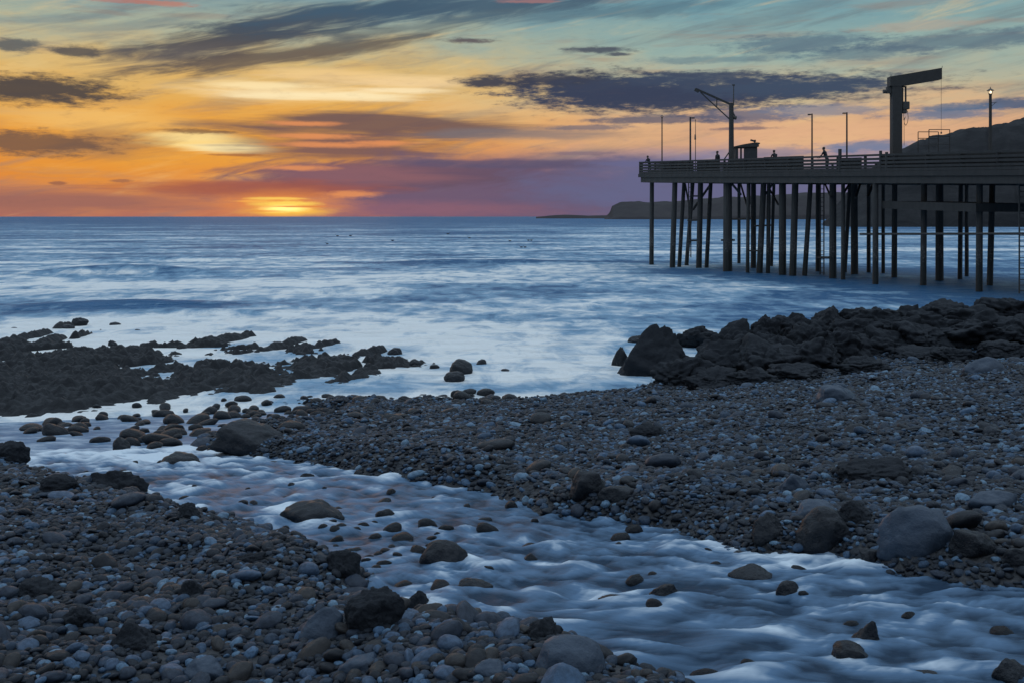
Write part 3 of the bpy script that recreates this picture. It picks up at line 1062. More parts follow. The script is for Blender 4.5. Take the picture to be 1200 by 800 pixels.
for (lm, rel), lst in clusters.items():
    lst.sort(key=lambda i: -show[i])
    for rank, i in enumerate(lst):
        v = int(vid[i])
        o = link(bpy.data.objects.new('beach_stone', variants[v][0]))
        tcol, tname = tones[random.choices((0, 1, 2, 3), (3, 4, 2, 2))[0]]
        o.color = tcol
        s = (pr_a[i] * sx_[i], pr_a[i] * sy_[i], pr_a[i] * sz_[i])
        o.scale = s
        o.location = (px_a[i], pd_a[i], pz[i])
        o.rotation_euler = rot[i]
        shape = 'flat' if sz_[i] < .55 else ('long' if sx_[i] / sy_[i] > 1.4 else 'rounded')
        if rank < len(ORD):
            lab = '%s %s stone, %s %s %s' % (tname, shape, ORD[rank], rel, lm)
            tag(o, lab, 'stone', 'loose stones on the shingle')
        else:
            tag(o, 'small stone among many %s %s' % (rel, lm), 'stone', 'smaller stones %s %s' % (rel, lm))
rest = order[290:]

pm = bpy.data.meshes.new('pebbles')
pm.vertices.add(len(rest))
pm.vertices.foreach_set('co', np.stack([px_a[rest], pd_a[rest], pz[rest]], 1).astype(np.float32).reshape(-1))
a_ = pm.attributes.new('scl', 'FLOAT_VECTOR', 'POINT')
a_.data.foreach_set('vector', (pr_a[rest, None] * np.stack([sx_[rest], sy_[rest], sz_[rest]], 1)).astype(np.float32).reshape(-1))
a_ = pm.attributes.new('rot', 'FLOAT_VECTOR', 'POINT')
a_.data.foreach_set('vector', rot[rest].astype(np.float32).reshape(-1))
a_ = pm.attributes.new('vid', 'INT', 'POINT')
a_.data.foreach_set('value', vid[rest].astype(np.int32))
pm.materials.append(pebble_m)
peb = link(bpy.data.objects.new('pebbles', pm))
tag(peb, 'countless small grey pebbles covering both banks of the stream', 'pebbles', kind='stuff')
ng = bpy.data.node_groups.new('scatter_stones', 'GeometryNodeTree')
ng.interface.new_socket('Geometry', in_out='INPUT', socket_type='NodeSocketGeometry')
ng.interface.new_socket('Geometry', in_out='OUTPUT', socket_type='NodeSocketGeometry')
gi = ng.nodes.new('NodeGroupInput'); go = ng.nodes.new('NodeGroupOutput')
ip = ng.nodes.new('GeometryNodeInstanceOnPoints')
ci = ng.nodes.new('GeometryNodeCollectionInfo')
ci.inputs['Collection'].default_value = vcol
ci.inputs['Separate Children'].default_value = True
ci.inputs['Reset Children'].default_value = True


def named(nm, dt):
    q = ng.nodes.new('GeometryNodeInputNamedAttribute')
    q.data_type = dt
    q.inputs['Name'].default_value = nm
    return q.outputs['Attribute']


e2r = ng.nodes.new('FunctionNodeEulerToRotation')
L = ng.links.new
L(gi.outputs[0], ip.inputs['Points']); L(ci.outputs[0], ip.inputs['Instance'])
ip.inputs['Pick Instance'].default_value = True
L(named('vid', 'INT'), ip.inputs['Instance Index'])
L(named('rot', 'FLOAT_VECTOR'), e2r.inputs[0]); L(e2r.outputs[0], ip.inputs['Rotation'])
L(named('scl', 'FLOAT_VECTOR'), ip.inputs['Scale'])
L(ip.outputs[0], go.inputs[0])
md_ = peb.modifiers.new('scatter', 'NODES'); md_.node_group = ng

# small stones breaking the stream
sx1, sd1, sr1 = [], [], []
rif = unproj(430, 618)
st_marks = [landmarks_q for landmarks_q in landmarks if landmarks_q[2] in (short[0], short[1], short[2], short[5], short[6], short[10], short[17], short[12])]
tries = 0
while len(sx1) < 90 and tries < 30000:
    tries += 1
    if len(sx1) < 40:
        x, d = rif[0] + random.gauss(0, .38), rif[1] + random.gauss(0, .55)
    else:
        x, d = random.uniform(-5, 3.2), random.uniform(3.4, 11)
    if float(stream_sd(np.array([x]), np.array([d]))[0]) > -.2 or abs(x) > .5 * d:
        continue
    r = random.choice((.02, .025, .03, .035, .045, .055))
    if any((x - a) ** 2 + (d - b) ** 2 < (1.3 * (r + c)) ** 2 for a, b, c in zip(sx1, sd1, sr1)) or any((x - a) ** 2 + (d - b) ** 2 < (r + c) ** 2 for a, b, c in occup):
        continue
    sx1.append(x); sd1.append(d); sr1.append(r)
cl3 = {}
for i in range(len(sx1)):
    x, d = sx1[i], sd1[i]
    best = min(st_marks, key=lambda q: ((q[0] / q[1] - x / d)) ** 2 + ((1 / q[1] - 1 / d) * 1.6) ** 2)
    du = x / d - best[0] / best[1]; dv = (1 / d - 1 / best[1]) * 1.6
    rel = ('right of' if du > 0 else 'left of') if abs(du) > abs(dv) else ('in front of' if dv > 0 else 'beyond')
    cl3.setdefault((best[2], rel), []).append(i)
for (lm, rel), lst in cl3.items():
    lst.sort(key=lambda i: -sr1[i] / sd1[i])
    for rank, i in enumerate(lst):
        r = sr1[i]
        o = link(bpy.data.objects.new('stream_stone', variants[random.randrange(14)][1]))
        o.scale = (r * random.uniform(1.1, 1.6), r * random.uniform(.8, 1.1), r * random.uniform(.6, .9))
        iy = int(np.argmin(np.abs(wd - sd1[i]))); ix = int(np.argmin(np.abs(wx - sx1[i])))
        o.location = (sx1[i], sd1[i], float(WZ2[iy, ix]) + r * random.uniform(-.42, .05))
        o.rotation_euler = (random.gauss(0, .2), random.gauss(0, .2), random.uniform(0, 6.28))
        if rank < len(ORD):
            tag(o, 'dark stone breaking the stream, %s %s %s' % (ORD[rank], rel, lm), 'stone', 'small stones breaking the stream')
        else:
            tag(o, 'small dark stone among many %s %s' % (rel, lm), 'stone', 'smallest stream stones %s %s' % (rel, lm))

# wet stones as individuals
mouth_marks = [(*unproj(290, 528), 'the long flat boulder'), (*unproj(140, 524), 'the small pale-topped rock'), (*unproj(208, 543), 'the low rounded rock'), (*unproj(540, 466), 'the waterline point'),
               (*unproj(215, 476), 'the reef channel'), (*unproj(400, 480), 'the reef end'), (*unproj(40, 495), 'the left reef edge')]
mouth_marks = [(q[0], q[1], {'the waterline point': 'the shingle point', 'the reef channel': 'the channel beside the reef', 'the reef end': 'the right end of the reef', 'the left reef edge': 'the left foot of the reef'}.get(q[2], q[2])) for q in mouth_marks]
cl2 = {}
for i in range(len(mx)):
    x, d = mx[i], md[i]
    best = min(mouth_marks, key=lambda q: ((q[0] - x) / d) ** 2 + ((1 / q[1] - 1 / d) * 4) ** 2)
    du = x / d - best[0] / best[1]; dv = (1 / d - 1 / best[1]) * 4
    rel = ('right of' if du > 0 else 'left of') if abs(du) > abs(dv) else ('in front of' if dv > 0 else 'beyond')
    cl2.setdefault((best[2], rel), []).append(i)
for (lm, rel), lst in cl2.items():
    lst.sort(key=lambda i: -mr[i] / md[i])
    for rank, i in enumerate(lst):
        r = mr[i]
        wz = max(float(water_z(mx[i], md[i])), 0.0, float(terr(mx[i], md[i])) - .02)
        o = link(bpy.data.objects.new('wet_stone', variants[random.randrange(14)][1]))
        o.scale = (r * random.uniform(1, 1.4), r * random.uniform(.8, 1.05), r * random.uniform(.45, .75))
        o.location = (mx[i], md[i], wz + r * random.uniform(.05, .25))
        o.rotation_euler = (random.gauss(0, .2), random.gauss(0, .2), random.uniform(0, 6.28))
        if rank < len(ORD):
            tag(o, 'wet dark stone, %s %s %s' % (ORD[rank], rel, lm), 'wet stone', 'wet stones in the stream mouth')
        else:
            tag(o, 'small wet stone among many %s %s' % (rel, lm), 'wet stone', 'smaller wet stones %s %s' % (rel, lm))

# ---------------------------------------------------------------- reef
reef_px = [(-160, 402), (0, 404), (70, 404), (130, 404), (215, 402), (290, 396), (300, 410), (345, 401), (395, 404), (450, 409), (520, 428), (470, 437),
           (440, 449), (395, 453), (372, 446), (330, 462), (300, 466), (225, 460), (205, 472), (165, 468), (120, 480), (40, 486), (-160, 500)]
reef_poly = [(((a - 600) / F) * (4800 / (b - 254)), 4800 / (b - 254)) for a, b in reef_px]
rx = np.arange(-26, -1.2, .055); rd = np.arange(18.5, 37.5, .055)
RX, RD = np.meshgrid(rx, rd)
wr = .6 * fbm(RX / 1.6, RD / 1.6, 4, 101)
rsd = poly_sd(reef_poly, RX + wr * .5, RD + wr)
sxr = RX * .93 - RD * .36; syr = RX * .36 + RD * .93          # strata run away to the right
rid = 1 - np.abs(perlin(sxr / .85 + .3 * wr, syr / 4.2, 111)) * 1.5
rid2 = 1 - np.abs(perlin(sxr / .38, syr / 1.6 + wr, 115)) * 1.5
lum = fbm(RX / .35, RD / .35, 5, 120, .6)
prof = sstep(.9, -1.2, rsd)
big = fbm(RX / 2.2, RD / 2.2, 3, 131)
lum2 = fbm(RX / .16, RD / .16, 3, 140, .6)
RZ = -.34 + .34 * prof + prof * (.09 * rid * sstep(.6, -.6, rsd) + .04 * rid2 + .15 * big) + .11 * lum * (prof + .15) + .05 * lum2 * prof + .05 - .006 * (RD - 25) * prof
RZ = RZ - .40 * prof * sstep(.62, .95, 1 - np.abs(perlin(sxr / 2.6 + .5 * wr, syr / 9.0 + .3, 150)) * 2.2) * sstep(24, 28, RD) - .010 * (RD - 25) * prof
RZ = RZ + .10 * sstep(26, 22, RD) * prof + .10 * sstep(-8, -12, RX) * prof
# fingers of rock running out beyond the main ledge
for a, b, w_ in (((0, 404), (52, 391), .35), ((36, 410), (68, 396), .3), ((68, 385), (102, 375), .30), ((88, 396), (118, 387), .14), ((228, 404), (292, 394), .35), ((310, 412), (352, 400), .3), ((360, 410), (392, 403), .25),
                 ((262, 412), (298, 408), .22), ((420, 416), (446, 411), .22)):
    ax, ay = (a[0] - 600) / F * 4800 / (a[1] - 254), 4800 / (a[1] - 254)
    bx, by = (b[0] - 600) / F * 4800 / (b[1] - 254), 4800 / (b[1] - 254)
    t = np.clip(((RX - ax) * (bx - ax) + (RD - ay) * (by - ay)) / ((bx - ax) ** 2 + (by - ay) ** 2), 0, 1)
    dd = np.hypot(RX - ax - t * (bx - ax), RD - ay - t * (by - ay)) + .18 * wr
    RZ = np.maximum(RZ, -.3 + (.46 * np.exp(-(dd / w_ / 1.2) ** 2)) + .10 * lum * np.exp(-(dd / w_) ** 2))
reef = grid_mesh('rock_reef', RX, RD, RZ, reef_m, keep=RZ > -.28)
tag(reef, 'long black weed-covered rock ledge lying in the shallows at left', 'rock reef')

SEA_ROCKS = [
    (92, 381, 19, 9, 'dark rounded rock beyond the ledge in the pale water at left'),
    (76, 385, 18, 5, 'low dark rock left of the rounded rock beyond the ledge'),
    (133, 381, 14, 4, 'small flat rock awash right of the rounded rock beyond the ledge'),
    (160, 388, 7, 3, 'tiny rock awash alone beyond the middle of the ledge'),
    (15, 385, 9, 2.5, 'tiny rock awash near the left edge beyond the ledge'),
    (130, 405, 12, 7, 'small round rock against the seaward side of the ledge'),
    (540, 437, 28, 16, 'larger of the two dark rocks awash right of the ledge'),
    (532, 445, 25, 10, 'lower front rock beside the larger rock awash right of the ledge'),
    (564, 427, 13, 7, 'small rock behind and right of the rocks awash'),
    (592, 435, 13, 4, 'thin flat rock barely showing right of the rocks awash'),
    (509, 431, 12, 5, 'small rock between the ledge and the two rocks awash'),
    (462, 414, 18, 7, 'rock awash off the right end of the ledge'),
    (485, 428, 18, 8, 'rock at the right tip of the ledge'),
    (536, 466, 18, 10, 'dark stone capping the shingle point at the waterline'),
    (475, 472, 20, 9, 'round stone in the shallows left of the shingle point'),
    (440, 472, 14, 7, 'small stone in the shallows farther left of the shingle point'),
    (494, 464, 16, 3, 'flat stone barely breaking the water beyond the shingle point'),
    (518, 465, 14, 4, 'low stone just beyond the shingle point'),
    (676, 467, 10, 5, 'small stone at the waterline below the pyramid rock'),
    (760, 462, 10, 7, 'small upright stone on the shingle edge in front of the groyne'),
    (746, 402, 20, 9, 'low rock awash left of the groyne head'),
]
for i, (px, py, w, h, lab) in enumerate(SEA_ROCKS):
    D = 4800 / (py - 254)
    x = (px - 600) / F * D
    k = D / F
    if py > 455:
        x, D = unproj(px, py, stream_or_ground); k = D / F
    z = max(0.0, float(terr(x, D)) if py > 455 else 0.0)
    add_boulder('sea_rock', lab, 'rock', x, D + w * k * .3, z - .03, w * k, w * k * .8, h * k * 1.05, .45, 200 + i, wet_m, sink=.45)

# ---------------------------------------------------------------- rock groyne (riprap)
RIP = [
    # px, foot py, w, h, round, label
    (772, 440, 72, 55, .6, 'tall pointed boulder at the seaward head of the rock groyne'),
    (817, 403, 37, 19, .55, 'rounded boulder behind the pointed head boulder'),
    (857, 420, 54, 43, .35, 'broad flat-topped boulder second along the groyne top'),
    (897, 412, 32, 40, .4, 'square-shouldered boulder right of the broad flat-topped boulder'),
    (806, 452, 56, 31, .6, 'rounded boulder at the foot of the pointed head boulder'),
    (862, 442, 72, 40, .25, 'leaning slab in front of the broad flat-topped boulder'),
    (905, 440, 60, 42, .3, 'sloping dark boulder in the groyne face below the square-shouldered boulder'),
    (938, 402, 54, 33, .3, 'angular boulder on the groyne top with a small peak'),
    (976, 398, 56, 36, .3, 'dark pointed boulder on the groyne top right of the peaked one'),
    (1022, 392, 62, 30, .35, 'long low boulder on the groyne top'),
    (1072, 388, 62, 29, .35, 'wide boulder on the groyne top where the piles begin'),
    (1104, 384, 56, 30, .4, 'humped boulder on the groyne top below the short piles'),
    (1150, 386, 66, 27, .35, 'low broad boulder on the groyne top at right'),
    (1192, 382, 60, 30, .35, 'boulder on the groyne top cut by the right edge'),
    (952, 434, 66, 36, .3, 'large dark block in the middle of the groyne face'),
    (1000, 424, 64, 34, .3, 'dark block in the groyne face below the dark pointed boulder'),
    (1050, 416, 64, 32, .3, 'dark block in the groyne face below the long low boulder'),
    (1100, 412, 66, 32, .3, 'dark block in the groyne face below the humped boulder'),
    (1152, 408, 70, 32, .3, 'dark block in the groyne face at right'),
    (1205, 404, 66, 32, .3, 'last dark block of the groyne face at the right edge'),
    (838, 456, 46, 22, .4, 'small boulder at the foot of the leaning slab'),
    (888, 452, 52, 20, .4, 'flat boulder at the groyne foot left of the middle block'),
    (940, 446, 48, 16, .4, 'low boulder at the groyne foot below the middle block'),
    (1020, 436, 50, 16, .4, 'low boulder at the groyne foot right of the middle block'),
    (1088, 424, 50, 15, .4, 'low boulder at the groyne foot toward the right'),
]


def gro(x, d):
    return base_z(x, d) + mound(x, d)


for i, (px, py, w, h, rnd, lab) in enumerate(RIP):
    x, D = unproj(px, py, gro)
    D = min(D, 31.0) if D > 2 else 28.0
    x = (px - 600) / F * D
    k = D / F
    zf = H + (254 - py) / F * D
    wm, hm = w * 1.42 * k, h * k
    rnd *= .35
    o = add_boulder('groyne_boulder', lab, 'boulder', x, D + wm * .35, zf, wm, wm * 1.0, hm * 1.04, rnd, 300 + i * 3, rock_m, sink=.4, group='boulders of the rock groyne', peak=.16 if i == 0 else None, jag=.3 if i == 0 else 1.0)
for i, (px, py, w, h) in enumerate(((915, 425, 50, 34), (960, 416, 54, 34), (1008, 408, 54, 34), (1056, 402, 54, 32), (1104, 398, 54, 32), (1160, 394, 58, 30), (884, 430, 46, 28), (1130, 424, 46, 16), (1180, 420, 56, 18))):
    x, D = unproj(px, py, gro)
    x = (px - 600) / F * D
    k = D / F
    add_boulder('groyne_boulder', 'black boulder wedged among the blocks of the groyne face, one of nine alike', 'boulder', x, D + w * k * .35, H + (254 - py) / F * D, w * 1.3 * k, w * 1.1 * k, h * k, .1, 700 + i, rock_m, sink=.4, group='wedged groyne boulders', jag=1.0)
D = 4800 / (428 - 254)
add_boulder('sea_rock', 'small pyramid-shaped rock standing alone in the water left of the groyne', 'rock', (727.5 - 600) / F * D, D + .2, -.02, 21 * D / F, .42, 22 * D / F, .12, 411, wet_m, sink=.3, peak=.1)

# ---------------------------------------------------------------- hills
def ridge(name, px, D, depth, mat, rough, seed, base=-2.0, n=260, face=.18):
    xs = np.array([p[0] for p in px], float); ys = np.array([p[1] for p in px], float)
    X0 = (xs - 600) / F * D
    Zt = H + (254 - ys) / F * D
    gx = np.linspace(X0[0], X0[-1], n)
    top = np.interp(gx, X0, Zt)
    vv = np.concatenate([np.linspace(0, face, 26), np.linspace(face, 1, 22)[1:]])
    GX, GV = np.meshgrid(gx, vv)
    T = np.repeat(top[None, :], len(vv), 0)
    rise = sstep(-.02, face, GV) ** .7
    back = sstep(1.0, .55, GV) * .5 + .5
    s = D / 40
    nz = fbm(GX / s / 1.2, GV * depth / s / 1.2, 5, seed, .55)
    gul = np.abs(perlin(GX / s / .8, GV * 2, seed + 9))
    Z = base + (T - base) * np.clip(rise, 0, 1) * back + rough * nz * rise - rough * 1.2 * gul * rise * (1 - rise) * 3
    Y = D + GV * depth + rough * 2.0 * fbm(GX / s, GV * 3, 3, seed + 3) - (1 - rise) * depth * .03
    Z = np.where((GV <= 0) | (GV >= 1), base, Z)
    GX2 = GX * (1 + GV * depth / D * 1.02)
    o = grid_mesh(name, GX2, Y, Z, mat)
    return tag(o, kind='structure')


ridge('hill', [(962, 266), (975, 246), (995, 218), (1025, 188), (1045, 171), (1068, 158), (1094, 149), (1130, 140), (1160, 132), (1200, 124), (1260, 112), (1400, 104), (1700, 90)],
      400, 300, hill_m, 1.6, 151)
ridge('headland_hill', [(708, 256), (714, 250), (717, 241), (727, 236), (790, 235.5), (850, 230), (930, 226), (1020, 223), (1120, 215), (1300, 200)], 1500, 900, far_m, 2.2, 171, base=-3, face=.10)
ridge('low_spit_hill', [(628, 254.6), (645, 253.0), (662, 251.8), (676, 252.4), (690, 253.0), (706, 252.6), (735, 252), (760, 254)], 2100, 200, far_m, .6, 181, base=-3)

# ---------------------------------------------------------------- pier
O_ = Vector((9.4, 88.0, 0)); U_ = Vector((.4027, -.9153, 0)); V_ = Vector((.9153, .4027, 0))
T0, T1, WID = 3.0, 60.0, 12.0


def rail_z(t):
    return 8.64 - .0322 * t


def deck_z(t):
    return rail_z(t) - 1.0


def pp(t, w, z):
    v = O_ + U_ * t + V_ * w
    return Vector((v.x, v.y, z))


def t_at(px, w):
    k = (px - 600) / F
    return (k * (88 + .4027 * w) - 9.4 - .9153 * w) / (.4027 + .9153 * k)


pier = empty('pier', pp(T0, 6, 0), 'long dark timber pier on leaning piles standing in the sea at right', 'pier')


def slab(bm, t0, t1, w0, w1, zt, th):
    v = []
    for t, w in ((t0, w0), (t1, w0), (t1, w1), (t0, w1)):
        v.append((bm.verts.new(pp(t, w, zt(t))), bm.verts.new(pp(t, w, zt(t) - th))))
    bm.faces.new([a for a, b in v]); bm.faces.new([b for a, b in v][::-1])
    for i in range(4):
        j = (i + 1) % 4
        bm.faces.new((v[i][0], v[i][1], v[j][1], v[j][0]))


bm = bmesh.new(); slab(bm, T0, T1, -.12, WID + .12, deck_z, .28); obj('deck', bm, wood, pier)
bm = bmesh.new()
for w in (.12, 2.5, 5, 7.5, 10, WID - .12):
    slab(bm, T0 + .25, T1 - .2, w - .14, w + .14, lambda t: deck_z(t) - .283, .42)
obj('girder', bm, wood2, pier)
bm = bmesh.new()
t = T0 + .7
while t < T1:
    slab(bm, t - .17, t + .17, .0, WID, lambda t: deck_z(t) - .45, .262)
    t += 3.1
obj('pile_cap', bm, wood2, pier)

PILES = [  # top px, bottom px, bottom py, width px
    (764, 763.5, 310.3, 5.4), (791, 788, 313, 6.6), (801.7, 796, 312.5, 4.8), (812, 804.5, 311, 4.8), (821, 819, 314, 6.8), (833, 828, 313.5, 5),
    (852.7, 852.7, 318, 11), (866, 866, 309, 4), (877, 876, 320, 4.4), (883, 883, 314, 6.5), (895, 890, 320, 7.4), (901, 900, 320, 5), (907, 904, 312, 4),
    (917, 917, 322, 9), (932, 929, 323, 8.4), (950, 943, 323, 6), (959, 959, 318, 6.6), (976, 976, 326, 8.6), (988, 988, 328, 5), (996, 990, 320, 4.6), (1001, 1001.5, 322, 8.6),
    (1018, 1018, 319, 4.8), (1026, 1026, 333, 7), (1035, 1035, 320, 4.2), (1048.5, 1048, 325, 6.6), (1083, 1082, 335, 7.2), (1101, 1101, 328.5, 9.2),
    (1126, 1125, 327, 5.4), (1148, 1147.5, 341, 7.8), (1163, 1160, 334.5, 7), (1232, 1230, 338, 8), (1256, 1256, 352, 9), (1300, 1298, 346, 8), (1330, 1330, 362, 10), (1180, 1180, 322, 4.5)]
for (xt, xb, yb, w) in PILES:
    D = 4800 / (yb - 254)
    b = Vector(((xb - 600) / F * D, D, 0)) - O_
    tb = max(T0 + .35, b.dot(U_)); wb = min(max(b.dot(V_), .15), WID - .15)
    bp = pp(tb, wb, 0)
    r = w * D / F / 2
    topx = bp.x + (xt - xb) / F * D
    zt_ = deck_z(tb) - .60
    a = Vector((topx, bp.y, zt_)); bm = bmesh.new()
    dv = (bp - a)
    e = bp + dv * (3.0 / zt_)
    tube(bm, e, a, r * 1.04, r * .92, 12)
    # marine growth collar near the water line
    obj('pile', bm, pile_m, pier, smooth=False)


def pbar(name, x1, y1, x2, y2, D1, D2, r):
    bm = bmesh.new(); tube(bm, P(x1, y1, D1), P(x2, y2, D2), r, r, 8); obj(name, bm, wood2, pier)


for (x1, y1, x2, y2, D1, D2, r) in (
        (833, 216, 812, 246, 81, 82, .10), (803, 216, 807, 238, 82, 82, .07), (858, 216, 868, 228, 75, 80, .09), (868, 216, 878, 250, 86, 80, .08),
        (906, 215, 893, 234, 80, 74, .08), (902, 222, 912, 240, 76, 72, .07), (996, 215, 989, 226, 70, 66, .08), (966, 214, 974, 232, 74, 66, .07), (1003, 232, 1008, 216, 66, 70, .08), (1023, 216, 1017, 232, 72, 70, .09)):
    pbar('brace', x1, y1, x2, y2, D1, D2, r)
for (x1, y1, x2, y2, D1, D2, r) in ((812, 230, 822, 230, 81, 80, .06), (806, 258.5, 822, 258, 81, 80, .07), (806, 282, 821, 282, 81, 80, .08), (845, 281.5, 861, 281.5, 75, 75, .07),
                                    (858, 257, 882, 256.5, 84, 79, .08), (884, 265, 906, 264, 76, 74, .06), (877, 294, 890, 294, 75, 74, .06), (957, 302, 972, 302, 70, 66, .08)):
    pbar('waler', x1, y1, x2, y2, D1, D2, r)
pbar('waler', 1008, 274.5, 1210, 274, 62.5, 50.5, .065)
# lower landing slung under the deck at the hoist
bm = bmesh.new(); slab(bm, t_at(1040, 1.0), t_at(1150, 1.0), .6, 6.0, lambda t: deck_z(t) - 1.75, .45); obj('landing', bm, wood2, pier)


def ladder(x1, x2, ytop, ybot, D, step):
    bm = bmesh.new()
    a1, a2, b1, b2 = P(x1, ytop, D), P(x2, ytop, D), P(x1, ybot, D), P(x2, ybot, D)
    tube(bm, a1, b1, .045, .045, 6); tube(bm, a2, b2, .045, .045, 6)
    n = int((a1 - b1).length / step)
    for i in range(n):
        f = (i + .5) / n
        tube(bm, a1.lerp(b1, f), a2.lerp(b2, f), .02, .02, 5)
    obj('ladder', bm, iron, pier)


ladder(1194.5, 1207, 215, 344, 52.6, .28)
ladder(961, 965.5, 214, 322, 70, .30)
ladder(807, 809.6, 212, 302, 81, .35)
ladder(876, 879, 214, 240, 78, .35)


# railing: posts and rails round the deck, boarded bays where the photo shows no gaps
def rail_run(w, t0, t1, name='railing'):
    bm = bmesh.new()
    n = max(1, int((t1 - t0) / 2.3))
    for i in range(n + 1):
        t = t0 + (t1 - t0) * i / n
        box(bm, pp(t, w, deck_z(t) + .48), (.14, .14, 1.0))
    for dzz, hh in ((0, .12), (-.23, .14), (-.45, .14), (-.67, .14), (-.86, .16)):
        bar(bm, pp(t0, w - .08, rail_z(t0) + dzz - .05), pp(t1, w - .08, rail_z(t1) + dzz - .05), .05, hh)
    obj(name, bm, wood, pier)


rail_run(0, T0 + .1, T1)
rail_run(WID, T0 + .1, T1)
bm = bmesh.new()
for i in range(6):
    w = .2 + i * (WID - .4) / 5
    box(bm, pp(T0 + .08, w, deck_z(T0) + .48), (.14, .14, .98))
for dzz, hh in ((0, .12), (-.23, .14), (-.45, .14), (-.67, .14), (-.86, .16)):
    bar(bm, pp(T0 + .02, 0, rail_z(T0) + dzz - .05), pp(T0 + .02, WID, rail_z(T0) + dzz - .05), .05, hh)
obj('railing', bm, wood, pier)
for x0, x1, up_ in ((777, 812, 0), (816.5, 843, 0), (853, 895, 0), (895, 941, .09), (986, 1009, -.12), (1032, 1240, .03)):
    ta, tb = t_at(x0, .14), t_at(x1, .14)
    bm = bmesh.new()
    v = [pp(ta, .14, deck_z(ta)), pp(tb, .14, deck_z(tb)), pp(tb, .14, rail_z(tb) - .03 + up_), pp(ta, .14, rail_z(ta) - .03 + up_)]
    f = [bm.verts.new(q) for q in v]; g = [bm.verts.new(q + V_ * .06) for q in v]
    bm.faces.new(f); bm.faces.new(g[::-1])
    for i in range(4):
        j = (i + 1) % 4
        bm.faces.new((f[i], g[i], g[j], f[j]))
    obj('windbreak_panel', bm, wood, pier)
for x, yt in ((984.3, 175), (1032, 177), (1039, 178.5)):
    t = t_at(x, -.05); p0 = pp(t, -.05, deck_z(t)); zt_ = H + (254 - yt) / F * p0.y
    bm = bmesh.new(); tube(bm, p0, Vector((p0.x, p0.y, zt_)), .11 if x < 1000 else .09, None, 10); obj('rail_post', bm, wood2, pier)  # posts of the railing that stand above its top rail
for x, y in ((781, 190.6), (786, 189.2), (938, 180.6), (1090, 173), (945, 181.6)):
    pass


# ---- lamp posts
def lamp(x, ytop, w, style, label, lit=None, wpx=2.0):
    t = t_at(x, w); p0 = pp(t, w, deck_z(t)); D = p0.y
    zt_ = H + (254 - ytop) / F * D
    root = empty('lamp_post', p0, label, 'lamp post', 'lamp posts along the pier')
    r = wpx * D / F / 2
    top = Vector((p0.x, p0.y, zt_))
    k = D / F
    bm = bmesh.new()
    tube(bm, p0, p0 + Vector((0, 0, .25)), r * 1.7, r * 1.5, 10)
    if style == 'lantern':
        tube(bm, p0, top - Vector((0, 0, 8.0 * k if wpx > 3 else 3 * k)), r, r * .8, 10)
    else:
        tube(bm, p0, top, r, r * .85, 10)
    obj('post', bm, steel, root)
    if style == 'lantern':
        s = 1.25 if wpx > 3 else .6
        z0 = zt_ - 8.0 * k * s
        hb = bmesh.new()
        c = Vector((p0.x, p0.y, z0))
        tube(hb, c, c + Vector((0, 0, 1.0 * k * s)), r * .8, 1.6 * k * s, 8)
        tube(hb, c + Vector((0, 0, 4.4 * k * s)), c + Vector((0, 0, 6.2 * k * s)), 3.6 * k * s, .9 * k * s, 8)
        tube(hb, c + Vector((0, 0, 6.2 * k * s)), c + Vector((0, 0, 8.0 * k * s)), .5 * k * s, .2 * k * s, 6)
        for i in range(4):
            a = math.pi / 4 + i * math.pi / 2
            o1 = Vector((math.cos(a), math.sin(a), 0))
            tube(hb, c + o1 * 1.5 * k * s + Vector((0, 0, k * s)), c + o1 * 2.3 * k * s + Vector((0, 0, 4.5 * k * s)), .22 * k * s, None, 5)
        hd = obj('lamp_head', hb, iron, root)
        bb = bmesh.new(); ball(bb, c + Vector((0, 0, 2.8 * k * s)), 1.15 * k * s, 2, (1, 1, 1.3))
        obj('bulb', bb, lit or glass, hd, smooth=True)
    else:
        sgn = 1 if style == 'right' else -1
        hb = bmesh.new()
        tube(hb, top - Vector((0, 0, .8 * k)), top + Vector((sgn * 2.2 * k, 0, -.6 * k)), .4 * k, None, 6)
        box(hb, top + Vector((sgn * 3.2 * k, 0, -1.1 * k)), (3.4 * k, 2.4 * k, 1.5 * k))
        hd = obj('lamp_head', hb, iron, root)
        if lit:
            bb = bmesh.new(); ball(bb, top + Vector((sgn * 3.4 * k, 0, -2.0 * k)), 1.1 * k, 2, (1.3, 1, .6))
            obj('bulb', bb, lit, hd, smooth=True)
    return root, p0, k, top


lamp(775.8, 134.5, 1.0, 'lantern', 'thin lantern post at the seaward end of the pier', None, 1.6)
lamp(809, 137.5, 1.0, 'right', 'floodlight post with its head to the right, left of the jib crane', None, 2.3)
lamp(951.6, 133.5, 2.0, 'left', 'unlit post with a left-facing head right of the hut', None, 2.0)
lamp(992.4, 132, 2.0, 'left', 'post with an amber left-facing lamp left of the hoist crane', bulb_o, 2.2)
r5, p5, k5, top5 = lamp(1160.6, 102, 3.0, 'lantern', 'tall street lamp with a lit lantern in front of the hill', bulb_w, 4.0)
bm = bmesh.new()
q = Vector((p5.x, p5.y, H + (254 - 121) / F * p5.y))
tube(bm, q, q + Vector((8 * k5, 0, 1.0 * k5)), .3 * k5, None, 6); tube(bm, q + Vector((0, 0, -5 * k5)), q + Vector((6 * k5, 0, .5 * k5)), .3 * k5, None, 6)
obj('bracket', bm, iron, r5)

